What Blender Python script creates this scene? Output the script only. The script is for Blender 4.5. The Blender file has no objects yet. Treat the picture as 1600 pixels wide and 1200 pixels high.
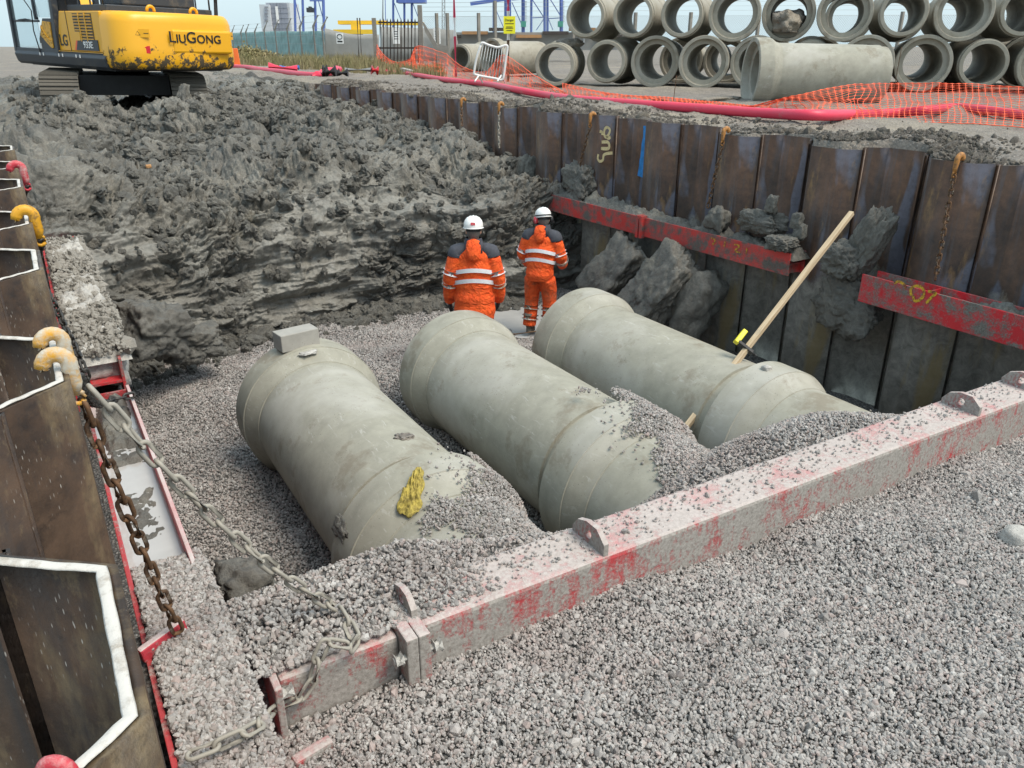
import bpy, bmesh, math, random
import numpy as np
from mathutils import Vector, Matrix, noise as MN
random.seed(7); RNG = np.random.default_rng(7)
R = math.radians
scene = bpy.context.scene
COL = scene.collection

# ------------------------------------------------------------------ camera
F_PX, Y_HOR, CAM_Z = 1225.0, 72.0, 4.0
PITCH = math.atan((600 - Y_HOR) / F_PX)
YAW = math.atan(800 / (F_PX / math.cos(PITCH)))
FW = np.array([math.sin(YAW) * math.cos(PITCH), math.cos(YAW) * math.cos(PITCH), -math.sin(PITCH)])
RT = np.array([math.cos(YAW), -math.sin(YAW), 0.0]); UP = np.cross(RT, FW)
CAM = np.array([0, 0, CAM_Z])
cd = bpy.data.cameras.new('camera'); cam = bpy.data.objects.new('camera', cd); COL.objects.link(cam)
cam.location = (0, 0, CAM_Z); cam.rotation_euler = (math.pi / 2 - PITCH, 0, -YAW)
cd.sensor_width = 36; cd.lens = 36 * F_PX / 1600; cd.clip_end = 3000; cd.clip_start = 0.05
scene.camera = cam

# ------------------------------------------------------------------ world, sun, exposure
SUN_EL, SUN_AZ = R(58), R(148)          # azimuth measured clockwise from +Y
w = bpy.data.worlds.new('World'); scene.world = w; w.use_nodes = True
wn = w.node_tree.nodes; wl = w.node_tree.links
bg = wn['Background']
sky = wn.new('ShaderNodeTexSky'); sky.sky_type = 'NISHITA'; sky.sun_disc = False
sky.sun_elevation = SUN_EL; sky.sun_rotation = SUN_AZ; sky.air_density = 1.0; sky.dust_density = 4.0; sky.ozone_density = 1.5
sky.altitude = 0
wmix = wn.new('ShaderNodeMixRGB'); wmix.blend_type = 'MIX'; wmix.inputs[0].default_value = 0.7
wl.new(sky.outputs[0], wmix.inputs[1]); wmix.inputs[2].default_value = (3.75, 4.75, 5.15, 1)   # even cloud layer
wl.new(wmix.outputs[0], bg.inputs[0]); bg.inputs[1].default_value = 0.11
sd = bpy.data.lights.new('sun', 'SUN'); sun = bpy.data.objects.new('sun', sd); COL.objects.link(sun)
sd.energy = 1.5; sd.angle = R(26); sd.color = (1.0, 0.90, 0.77)
sun.rotation_euler = (math.pi / 2 - SUN_EL, 0, math.pi - SUN_AZ)
scene.view_settings.view_transform = 'Standard'; scene.view_settings.look = 'None'
scene.view_settings.gamma = 1; scene.view_settings.use_curve_mapping = False
scene.view_settings.exposure = 1.10

# ------------------------------------------------------------------ pixel helpers (photo pixels 1600x1200 -> points)
def ray(x, y):
    d = FW * F_PX + RT * (x - 800) + UP * (600 - y); return d / np.linalg.norm(d)
def pz(x, y, z): d = ray(x, y); return CAM + d * (z - CAM_Z) / d[2]
def px(x, y, X): d = ray(x, y); return CAM + d * X / d[0]
def py(x, y, Y): d = ray(x, y); return CAM + d * Y / d[1]
FWH = np.array([math.sin(YAW), math.cos(YAW), 0.0])
def pd(x, y, D):                                  # on the upright plane that the optical axis would reach at D (on the horizon)
    d = FW * F_PX + RT * (x - 800) + UP * (600 - y); return CAM + d * (D / math.cos(PITCH)) / np.dot(d, FWH)

# ------------------------------------------------------------------ materials
def new_mat(name):
    m = bpy.data.materials.new(name); m.use_nodes = True
    nt = m.node_tree; b = nt.nodes['Principled BSDF']
    return m, nt, b
class NT:
    def __init__(s, name):
        s.m, s.nt, s.b = new_mat(name); s.tc = s.nt.nodes.new('ShaderNodeTexCoord')
        s.co = s.tc.outputs['Object']
    def link(s, a, b): s.nt.links.new(a, b)
    def mapping(s, scale=(1, 1, 1), loc=(0, 0, 0), rot=(0, 0, 0), src=None):
        n = s.nt.nodes.new('ShaderNodeMapping'); n.inputs['Scale'].default_value = scale
        n.inputs['Location'].default_value = loc; n.inputs['Rotation'].default_value = rot
        s.link(src or s.co, n.inputs['Vector']); return n.outputs[0]
    def noise(s, scale, detail=6, rough=.6, vec=None, dist=0.0):
        n = s.nt.nodes.new('ShaderNodeTexNoise'); n.inputs['Scale'].default_value = scale
        n.inputs['Detail'].default_value = detail; n.inputs['Roughness'].default_value = rough
        n.inputs['Distortion'].default_value = dist
        s.link(vec or s.co, n.inputs['Vector']); return n.outputs['Fac']
    def voro(s, scale, vec=None, feature='F1', out='Distance'):
        n = s.nt.nodes.new('ShaderNodeTexVoronoi'); n.inputs['Scale'].default_value = scale; n.feature = feature
        s.link(vec or s.co, n.inputs['Vector']); return n.outputs[out]
    def ramp(s, fac, stops):
        n = s.nt.nodes.new('ShaderNodeValToRGB'); e = n.color_ramp.elements
        while len(e) < len(stops): e.new(0.5)
        for k, (p, c) in zip(e, stops):
            k.position = p; k.color = (c, c, c, 1) if isinstance(c, (int, float)) else (*c, 1)
        s.link(fac, n.inputs[0]); return n.outputs[0]
    def mix(s, fac, a, b, mode='MIX'):
        n = s.nt.nodes.new('ShaderNodeMixRGB'); n.blend_type = mode
        for i, v in enumerate((fac, a, b)):
            if isinstance(v, (int, float)): n.inputs[i].default_value = v if i == 0 else (v, v, v, 1)
            elif isinstance(v, tuple): n.inputs[i].default_value = (*v, 1)
            else: s.link(v, n.inputs[i])
        return n.outputs[0]
    def math(s, op, a, b=0.0, clamp=False):
        n = s.nt.nodes.new('ShaderNodeMath'); n.operation = op; n.use_clamp = clamp
        for i, v in enumerate((a, b)):
            if isinstance(v, (int, float)): n.inputs[i].default_value = v
            else: s.link(v, n.inputs[i])
        return n.outputs[0]
    def normal_z(s):
        g = s.nt.nodes.new('ShaderNodeNewGeometry'); x = s.nt.nodes.new('ShaderNodeSeparateXYZ')
        s.link(g.outputs['Normal'], x.inputs[0]); return x.outputs[2]
    def sep(s, src=None):
        x = s.nt.nodes.new('ShaderNodeSeparateXYZ'); s.link(src or s.co, x.inputs[0]); return x.outputs
    def rand(s):
        n = s.nt.nodes.new('ShaderNodeObjectInfo'); return n.outputs['Random']
    def done(s, col, rough=.8, bump=None, bs=.3, bd=.02, metal=0.0, spec=.5):
        if isinstance(col, tuple): s.b.inputs['Base Color'].default_value = (*col, 1)
        else: s.link(col, s.b.inputs['Base Color'])
        if isinstance(rough, (int, float)): s.b.inputs['Roughness'].default_value = rough
        else: s.link(rough, s.b.inputs['Roughness'])
        s.b.inputs['Metallic'].default_value = metal; s.b.inputs['Specular IOR Level'].default_value = spec
        if bump is not None:
            n = s.nt.nodes.new('ShaderNodeBump'); n.inputs['Strength'].default_value = bs; n.inputs['Distance'].default_value = bd
            s.link(bump, n.inputs['Height']); s.link(n.outputs[0], s.b.inputs['Normal'])
        return s.m
def plain(name, col, rough=.6, var=.25, scale=8, metal=0.0, bs=.15, bd=.01):
    t = NT(name); n = t.noise(scale, 8, .65)
    c = t.mix(t.ramp(n, [(.3, 0.0), (.75, 1.0)]), tuple(v * (1 - var) for v in col), tuple(min(1, v * (1 + var)) for v in col))
    return t.done(c, rough, t.noise(scale * 5, 6, .6), bs, bd, metal)
def dirty(name, col, dirt=(.2, .19, .17), amt=.5, rough=.5, scale=3.0, dscale=30):
    t = NT(name); n = t.noise(scale, 10, .7); lo = .62 - .35 * amt
    m = t.ramp(n, [(lo, 0.0), (lo + .16, 1.0)])
    c = t.mix(t.noise(scale * .7, 4), tuple(v * .85 for v in col), col)
    c = t.mix(m, c, t.mix(t.noise(dscale, 6), tuple(v * .7 for v in dirt), tuple(v * 1.25 for v in dirt)))
    rg = t.mix(m, (rough,) * 3, (.9,) * 3)
    return t.done(c, rg, t.math('ADD', t.math('MULTIPLY', m, .6), t.math('MULTIPLY', t.noise(dscale * 1.5, 5), .5)), .4, .008)
MAT = {}
def mat_clay():
    t = NT('wet_grey_clay')
    n1 = t.noise(.9, 8, .65, dist=.4); n2 = t.noise(5, 10, .7); n3 = t.noise(28, 8, .7)
    c = t.mix(t.ramp(n2, [(.3, 0.0), (.7, 1.0)]), (.118, .111, .093), (.268, .255, .218))
    c = t.mix(t.ramp(n1, [(.5, 0.0), (.72, .55)]), c, (.32, .325, .30))
    c = t.mix(t.ramp(t.noise(1.7, 6, .6, t.mapping(loc=(4, 7, 1))), [(.60, 0.0), (.72, .5)]), c, (.17, .145, .09))
    c = t.mix(t.ramp(n3, [(.35, .6), (.62, 0.0)]), c, (.05, .05, .046))
    c = t.mix(t.ramp(t.noise(.55, 5, .6, t.mapping(loc=(2, 5, 3))), [(.42, .55), (.56, 0.0)]), c, (.075, .075, .07))
    at = t.nt.nodes.new('ShaderNodeAttribute'); at.attribute_name = 'cut'          # freshly sheared faces are paler and smoother
    c = t.mix(t.math('MULTIPLY', at.outputs['Fac'], t.ramp(t.noise(3.3, 7, .65), [(.34, .15), (.6, .8)])), c, t.mix(t.noise(2.2, 6, .6, t.mapping((1, 1, 3))), (.17, .166, .147), (.32, .32, .295)))
    rg = t.ramp(t.noise(3.1, 6, .6), [(.35, .40), (.65, .85)])
    h = t.math('ADD', t.math('MULTIPLY', n2, .6), t.math('MULTIPLY', n3, .5))
    return t.done(c, rg, t.math('MULTIPLY', h, t.math('SUBTRACT', 1.0, t.math('MULTIPLY', at.outputs['Fac'], .7))), .8, .05)
MAT['clay'] = mat_clay()
def mat_soil():
    t = NT('stony_brown_grey_soil')
    n1 = t.noise(.35, 8, .65); n2 = t.noise(7, 10, .75); v = t.voro(26)
    c = t.mix(t.ramp(n2, [(.3, 0.0), (.7, 1.0)]), (.12, .105, .09), (.27, .245, .215))
    c = t.mix(t.ramp(n1, [(.48, 0.0), (.66, .6)]), c, (.33, .285, .21))
    c = t.mix(t.ramp(v, [(.1, .55), (.3, 0.0)]), c, (.36, .345, .33))
    return t.done(c, .92, t.math('ADD', n2, t.math('MULTIPLY', v, -.7)), .8, .04)
MAT['soil'] = mat_soil()
def mat_gravelbed():
    t = NT('gravel_bed_grey')
    v = t.voro(42); vc = t.voro(42, out='Color'); n = t.noise(1.2, 5)
    s = t.nt.nodes.new('ShaderNodeSeparateColor'); t.link(vc, s.inputs[0])
    c = t.ramp(s.outputs[0], [(0, (.10, .098, .092)), (.5, (.2, .195, .185)), (.8, (.22, .185, .165)), (1, (.32, .31, .29))])
    c = t.mix(t.ramp(v, [(.3, 0.0), (.62, .85)]), c, (.05, .048, .046))
    return t.done(c, .85, t.math('MULTIPLY', v, -1.0), 1.0, .02)
MAT['gravelbed'] = mat_gravelbed()
def mat_stone():
    t = NT('crushed_stone')
    r = t.rand(); n = t.noise(60, 5, .6)
    c = t.ramp(r, [(0, (.23, .22, .208)), (.2, (.32, .305, .29)), (.42, (.42, .405, .385)), (.58, (.35, .305, .285)), (.70, (.46, .445, .42)), (.82, (.39, .315, .29)), (.90, (.24, .22, .21)), (1, (.56, .545, .52))])
    c = t.mix(t.ramp(n, [(.35, .3), (.65, 0.0)]), c, (.2, .19, .185))
    gp_ = t.nt.nodes.new('ShaderNodeNewGeometry').outputs['Position']                 # damp and redder drifts through the heap
    c = t.mix(t.ramp(t.noise(1.1, 5, .65, gp_), [(.50, 0.0), (.66, .36)]), c, (.25, .19, .17)); c = t.mix(t.ramp(t.noise(1.6, 5, .65, t.mapping(loc=(4, 4, 1), src=gp_)), [(.50, 0.0), (.68, .38)]), c, (.17, .165, .155))
    return t.done(c, .62, n, .3, .004)
MAT['stone'] = mat_stone()
MAT['muddy_stone'] = plain('mud_coated_stone', (.27, .255, .225), .85, .35, 12)
def mat_concrete(name, base=(.31, .302, .248), dust=.5, ringed=True):
    t = NT(name)
    big = t.noise(1.1, 6, .6, dist=.3); mid = t.noise(6, 8, .65); fine = t.noise(90, 4, .6)
    c = t.mix(t.ramp(mid, [(.3, 0.0), (.7, 1.0)]), tuple(v * .82 for v in base), tuple(v * 1.1 for v in base))
    c = t.mix(t.ramp(big, [(.5, 0.0), (.68, dust)]), c, (.47, .46, .42))
    sw = t.noise(9, 5, .6, t.mapping((2.2, .5, 2.2)), dist=1.6)          # trowelled, rubbed streaks
    c = t.mix(t.math('MULTIPLY', t.ramp(sw, [(.58, 0.0), (.68, .9 * dust)]), t.ramp(t.noise(1.5, 4, .6, t.mapping(loc=(1, 8, 5))), [(.46, 0.0), (.62, 1.0)])), c, (.55, .54, .51))
    br = t.noise(1.9, 7, .7, t.mapping(loc=(3, 1, 8)))
    c = t.mix(t.ramp(br, [(.56, 0.0), (.64, .6)]), c, (.19, .16, .115))
    spk = t.voro(70); c = t.mix(t.math('MULTIPLY', t.ramp(spk, [(.08, .8), (.13, 0.0)]), t.ramp(t.noise(2.3, 4, .6, t.mapping(loc=(9, 4, 2))), [(.52, 0.0), (.6, 1.0)])), c, (.14, .12, .10))
    pit = t.voro(34); pm = t.math('MULTIPLY', t.ramp(pit, [(.07, 1.0), (.13, 0.0)]), t.ramp(t.noise(2.6, 4), [(.46, 0.0), (.58, 1.0)]))
    c = t.mix(pm, c, (.10, .095, .085))
    rings = t.noise(1.0, 2, .5, t.mapping((.4, 60, .4))) if ringed else fine
    h = t.math('ADD', t.math('MULTIPLY', fine, .35), t.math('ADD', t.math('MULTIPLY', rings, .25), t.math('MULTIPLY', pm, -.8)))
    return t.done(c, .78, h, .35, .008)
MAT['pipe'] = mat_concrete('pipe_concrete'); MAT['pipe_stack'] = mat_concrete('stacked_pipe_concrete', (.31, .29, .235), .3)
MAT['conc'] = mat_concrete('block_concrete', (.34, .33, .30), .4, False)
MAT['post_conc'] = mat_concrete('post_concrete', (.22, .205, .18), .2, False)
def mat_pile(name, left=False):
    t = NT(name); s = t.sep()
    st = t.noise(2.2, 7, .6, t.mapping((5, 5, .35))); n = t.noise(2.0, 9, .7); n2 = t.noise(14, 8, .7)
    rust = (.115, .066, .042) if not left else (.125, .078, .05)
    c = t.mix(t.ramp(n, [(.3, 0.0), (.7, 1.0)]), (.016, .013, .012) if not left else (.010, .008, .008), tuple(v * (1.15 if not left else .9) for v in rust))
    c = t.mix(t.ramp(st, [(.52, 0.0), (.66, .75)]), c, (.060, .056, .06) if not left else (.045, .038, .036))
    if not left: c = t.mix(t.ramp(t.noise(1.25, 3, .45, t.mapping((2.6, 2.6, .75), loc=(2, 3, 8)), dist=.3), [(.53, 0.0), (.59, .85)]), c, (.105, .11, .14))
    c = t.mix(t.ramp(t.noise(1.6, 6, .65, t.mapping((3, 3, .8), loc=(3, 9, 2))), [(.56, 0.0), (.70, .85)]), c, (.20, .12, .05) if not left else (.2, .15, .085))
    c = t.mix(t.ramp(n2, [(.3, .5), (.55, 0.0)]), c, (.035, .028, .025))
    if left:   # dried splashes of slurry
        sp = t.voro(120, t.mapping((1, 1, .2))); spm = t.math('MULTIPLY', t.ramp(sp, [(.12, 1.0), (.2, 0.0)]), t.ramp(t.noise(3.2, 5, .7), [(.50, 0.0), (.66, .8)]))
        c = t.mix(spm, c, (.5, .48, .44))
        fl = t.ramp(t.noise(4.5, 9, .75, t.mapping((1.4, 1.4, .8), loc=(1, 2, 3))), [(.58, 0.0), (.64, .8)])
        c = t.mix(fl, c, (.12, .085, .05)); c = t.mix(t.ramp(t.noise(9, 10, .8), [(.54, 0.0), (.66, .6)]), c, (.012, .010, .010))
    # smeared clay, thick below the dug level and patchy above
    up = t.math('MULTIPLY', t.math('SUBTRACT', 1.75, s[2]), .55)
    mm = t.ramp(t.math('ADD', t.math('MULTIPLY', up, 1.0 if not left else .0), t.noise(1.5, 10, .72, t.mapping((1, 1, .7)))), [(.56, 0.0), (.68, 1.0)])
    mud = t.mix(t.ramp(t.noise(7, 9, .75, dist=.6), [(.3, 0.0), (.7, 1.0)]), (.10, .098, .088), (.32, .31, .28)); mud = t.mix(t.ramp(t.noise(1.3, 5, .6, t.mapping((2.5, 2.5, .5), loc=(7, 1, 1))), [(.52, 0.0), (.62, .7)]), mud, (.28, .215, .10))
    c = t.mix(t.math('MULTIPLY', mm, .92 if not left else .35), c, mud)
    rg = t.mix(mm, t.ramp(st, [(.4, .5), (.7, .34)]), (.8,) * 3) if not left else t.ramp(n2, [(.35, .28), (.65, .6)])
    return t.done(c, rg, t.math('ADD', t.math('MULTIPLY', n2, .5), t.math('MULTIPLY', mm, .8)), .5, .012, 0.1, .28)
MAT['pile'] = mat_pile('rusty_sheet_pile'); MAT['pile_left'] = mat_pile('splashed_sheet_pile', True)
MAT['rim'] = dirty('dried_slurry_rim', (.58, .56, .52), (.34, .30, .25), .35, .9, 16, 70)
def mat_red(name, cover=.5, top=.0, drip=True, tint=(.42, .05, .055), mudc=((.20, .185, .165), (.40, .375, .345))):
    """red paint under a coat of dried grey slurry; drips run down, dust settles on the top"""
    t = NT(name)
    n = t.noise(3.2, 9, .7); dr = t.noise(6, 8, .7, t.mapping((2.2, 2.2, .6))) if drip else t.noise(7, 6, .6); f = t.noise(55, 6, .7)
    red = t.mix(t.noise(2, 4), tuple(v * .75 for v in tint), tuple(min(1, v * 1.3) for v in tint))
    m = t.math('ADD', t.math('MULTIPLY', n, .55), t.math('MULTIPLY', dr, .45)); lo = .66 - .36 * cover
    m = t.math('ADD', m, t.math('MULTIPLY', t.math('SUBTRACT', f, .5), .30))
    m = t.ramp(m, [(lo, 0.0), (lo + .13, 1.0)])
    mud = t.mix(t.ramp(f, [(.3, 0.0), (.7, 1.0)]), *mudc)
    c = t.mix(m, red, mud)
    if top > 0:
        nz = t.ramp(t.normal_z(), [(.55, 0.0), (.8, 1.0)])
        tm = t.math('MULTIPLY', nz, t.ramp(t.noise(2.1, 8, .65, t.mapping(loc=(5, 5, 5))), [(.62 - .5 * top, 1.0), (.80 - .3 * top, .45)]))
        dust = t.mix(f, (.46, .39, .37), (.66, .58, .555))
        c = t.mix(tm, c, dust)
    return t.done(c, t.mix(m, (.42,) * 3, (.92,) * 3), t.math('ADD', t.math('MULTIPLY', m, .6), t.math('MULTIPLY', f, .6)), .55, .008)
MAT['strut'] = mat_red('slurry_coated_red_steel', .80, 1.0); MAT['waler'] = mat_red('muddy_red_steel', .5, .0, False)
MAT['waler_dark'] = mat_red('scuffed_red_steel', .62, .0, False, (.52, .045, .04), ((.06, .05, .045), (.17, .155, .135))); MAT['waler_bright'] = mat_red('bright_red_steel', .6, .0, False, (.55, .02, .03), ((.08, .075, .065), (.24, .225, .20)))
MAT['red_edge'] = mat_red('worn_red_edge', .28, .35, False, (.5, .05, .07))
def mat_chain(name, mud):
    t = NT(name); n = t.noise(30, 8, .7); m = t.ramp(t.noise(9, 6, .6), [(.62 - .4 * mud, 0.0), (.72 - .4 * mud, 1.0)])
    c = t.mix(t.ramp(n, [(.35, 0.0), (.65, 1.0)]), (.06, .04, .028), (.20, .105, .05))
    c = t.mix(m, c, t.mix(n, (.26, .24, .20), (.42, .40, .35)))
    return t.done(c, .75, n, .5, .003, .25)
MAT['chain_rust'] = mat_chain('rusty_chain', .12); MAT['chain_mud'] = mat_chain('slurry_covered_chain', .85); MAT['chain_dark'] = plain('black_chain', (.035, .033, .03), .5, .4, 30)
MAT['hook_yellow'] = dirty('yellow_hook_paint', (.72, .36, .03), (.50, .46, .38), .62, .45, 14, 60)
MAT['hook_clean'] = dirty('yellow_hook_paint_clean', (.72, .36, .02), (.10, .07, .04), .35, .45, 14, 60)
MAT['hook_red'] = dirty('red_hook_paint', (.55, .04, .06), (.55, .38, .36), .45, .45, 12, 60)
MAT['hook_orange'] = dirty('rusty_orange_hook', (.45, .2, .05), (.1, .07, .05), .4, .6, 14, 60)
MAT['timber'] = None
def mat_timber():
    t = NT('sawn_timber'); g = t.noise(4, 8, .65, t.mapping((14, 14, .7)))
    c = t.mix(t.ramp(g, [(.3, 0.0), (.7, 1.0)]), (.36, .26, .15), (.62, .50, .34))
    c = t.mix(t.ramp(t.noise(5, 6), [(.58, 0.0), (.68, .6)]), c, (.28, .24, .18))
    return t.done(c, .75, g, .2, .003)
MAT['timber'] = mat_timber()
def mat_water():
    t = NT('milky_sky_bright_water'); c = t.mix(t.noise(2.5, 5, .6, dist=1.0), (.34, .34, .33), (.52, .52, .51))  # milky base colour, painted paler to stand in for reflected sky
    return t.done(c, .05, t.noise(5, 3), .06, .01, 0, .8)
MAT['water'] = mat_water()
MAT['exc_yellow'] = dirty('excavator_yellow', (.80, .40, .010), (.07, .055, .03), .02, .38, 1.6, 14)
def mat_cw():
    t = NT('counterweight_yellow'); s = t.sep(); n = t.noise(5, 9, .72)
    low = t.math('MULTIPLY', t.math('SUBTRACT', 1.95, s[2]), .38)
    m = t.ramp(t.math('ADD', low, n), [(.70, 0.0), (.75, 1.0)])
    c = t.mix(t.noise(1.2, 4), (.74, .36, .008), (.82, .42, .014)); c = t.mix(m, c, (.075, .055, .03))
    return t.done(c, t.mix(m, (.36,) * 3, (.9,) * 3), m, .3, .01)
MAT['cw'] = mat_cw()
MAT['exc_dark'] = dirty('excavator_dark_grey', (.035, .042, .052), (.12, .105, .085), .28, .5, 2.5, 20)
MAT['exc_black'] = plain('excavator_black', (.018, .018, .02), .55, .3, 8)
MAT['louvre'] = plain('louvre_brown', (.09, .065, .035), .6, .3, 8)
MAT['track'] = dirty('muddy_track', (.05, .046, .04), (.11, .10, .083), 1.25, .7, 3, 25)
MAT['white'] = plain('white_paint', (.78, .78, .76), .5, .06, 10); MAT['black'] = plain('black_paint', (.012, .012, .012), .5, .2, 10)
MAT['reflector'] = plain('red_reflector', (.6, .02, .03), .3, .1, 20); MAT['orange_stripe'] = plain('orange_stripe', (.8, .12, .02), .45, .1, 10)
t = NT('cab_glass'); t.b.inputs['Transmission Weight'].default_value = .85; t.b.inputs['Alpha'].default_value = 1.0
MAT['glass'] = t.done((.75, .85, .88), .03, None)
t = NT('hivis_orange'); n = t.noise(9, 8, .65); wr = t.noise(8, 6, .6, dist=1.6)
c = t.mix(t.ramp(n, [(.35, 0.0), (.7, 1.0)]), (.88, .085, .008), (1.0, .14, .016)); c = t.mix(t.ramp(t.noise(5, 8, .7), [(.56, 0.0), (.74, .42)]), c, (.30, .09, .035))
MAT['hivis'] = t.done(c, .75, wr, 1.0, .07)
t = NT('hivis_orange_muddy'); n = t.noise(9, 8, .65)
c = t.mix(t.ramp(t.noise(4.5, 8, .7), [(.5, 0.0), (.68, .75)]), t.mix(n, (.72, .08, .010), (.9, .12, .018)), (.2, .10, .05))
MAT['hivis_mud'] = t.done(c, .8, t.noise(8, 6, .6, dist=1.6), 1.0, .07)
MAT['navy'] = plain('charcoal_navy_fabric', (.055, .06, .075), .85, .25, 20); MAT['tape'] = plain('reflective_tape', (.68, .69, .72), .35, .1, 25)
MAT['tape_dirty'] = dirty('dirty_reflective_tape', (.62, .62, .62), (.26, .22, .16), .7, .5, 20, 60)
MAT['helmet'] = plain('white_helmet_shell', (.80, .80, .78), .3, .05, 10); MAT['skin'] = plain('skin', (.42, .24, .17), .55, .15, 20)
MAT['glove'] = plain('dark_glove', (.035, .038, .04), .8, .3, 30); MAT['boot'] = dirty('muddy_boot', (.03, .03, .03), (.13, .12, .1), .9, .7, 8, 30); MAT['hair'] = plain('short_grey_hair', (.12, .11, .10), .8, .3, 60)
MAT['hose'] = dirty('red_layflat_hose', (.72, .045, .095), (.42, .22, .2), .12, .45, 3, 20)
MAT['net'] = plain('orange_plastic_net', (.85, .13, .045), .6, .15, 10); MAT['white_metal'] = plain('white_coated_metal', (.72, .72, .70), .45, .08, 10)
MAT['blue_steel'] = plain('blue_crane_steel', (.09, .15, .42), .55, .15, .3); MAT['pale'] = plain('pale_cladding', (.52, .55, .58), .7, .08, .2)
MAT['pale_dark'] = plain('grey_lettering', (.26, .28, .33), .7, .1, .3); MAT['gantry'] = plain('yellow_gantry_paint', (.78, .50, .03), .5, .12, .6); MAT['teal'] = plain('teal_netting', (.21, .34, .33), .85, .3, 1.5); MAT['greenbox'] = plain('green_box', (.05, .30, .22), .5, .1, 2)
MAT['galv'] = plain('galvanised_wire', (.30, .31, .31), .5, .15, 4, .4); MAT['rust_dark'] = plain('dark_rusty_steel', (.05, .035, .028), .8, .35, 3); MAT['farwall'] = plain('far_concrete_wall', (.30, .30, .285), .9, .2, .5)
MAT['grass'] = None
t = NT('dry_grass'); c = t.ramp(t.noise(.9, 4), [(.3, (.15, .15, .055)), (.5, (.26, .225, .11)), (.7, (.36, .29, .17))]); MAT['grass'] = t.done(c, .9)
MAT['sign'] = plain('yellow_sign_face', (.85, .80, .02), .5, .05, 5); MAT['pole_red'] = plain('pole_red', (.60, .03, .09), .5, .1, 5)
MAT['blue_pipe'] = plain('blue_plastic', (.04, .17, .48), .4, .15, 5); MAT['orange_barrier'] = plain('orange_plastic_barrier', (.88, .17, .03), .5, .1, 3)
MAT['rag'] = None
t = NT('dirty_yellow_cloth'); n = t.noise(28, 8, .7); c = t.mix(t.ramp(n, [(.32, 0.0), (.62, 1.0)]), (.17, .13, .04), (.48, .39, .085)); MAT['rag'] = t.done(c, .85, t.noise(45, 6), .6, .008)
MAT['laser'] = plain('receiver_yellow', (.80, .72, .03), .4, .1, 20); MAT['spray_cream'] = plain('cream_spray', (.66, .52, .27), .8, .3, 25); MAT['spray_blue'] = plain('blue_spray', (.03, .22, .55), .7, .35, 12)
MAT['spray_yellow'] = dirty('yellow_spray', (.68, .42, .03), (.20, .05, .04), .55, .8, 30, 60); MAT['timber_old'] = plain('weathered_timber', (.15, .09, .05), .85, .4, 20); MAT['rail'] = plain('rust_orange_stock', (.42, .22, .09), .8, .4, .6); MAT['slurry'] = plain('slurry_crust', (.45, .44, .41), .95, .3, 20, bs=.6, bd=.02)
MAT['ink'] = plain('blue_ink', (.10, .14, .34), .7, .3, 20)

# ------------------------------------------------------------------ object helpers
def tag(o, label=None, cat=None, group=None, kind=None):
    for k, v in (('label', label), ('category', cat), ('group', group), ('kind', kind)):
        if v: o[k] = v
    return o
def empty(name, loc=(0, 0, 0), rz=0.0):
    o = bpy.data.objects.new(name, None); COL.objects.link(o); o.location = loc; o.rotation_euler = (0, 0, rz); o.empty_display_size = .1
    return o
def link(name, me, parent=None, mat=None, loc=None, rot=None):
    o = bpy.data.objects.new(name, me); COL.objects.link(o)
    if mat is not None and not me.materials: me.materials.append(MAT[mat] if isinstance(mat, str) else mat)
    if parent is not None: o.parent = parent
    if loc is not None: o.location = loc
    if rot is not None: o.rotation_euler = rot
    return o
def frame(d):
    d = Vector(d).normalized(); a = Vector((0, 0, 1)) if abs(d.z) < .93 else Vector((1, 0, 0))
    x = d.cross(a).normalized(); return x, x.cross(d).normalized()
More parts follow.
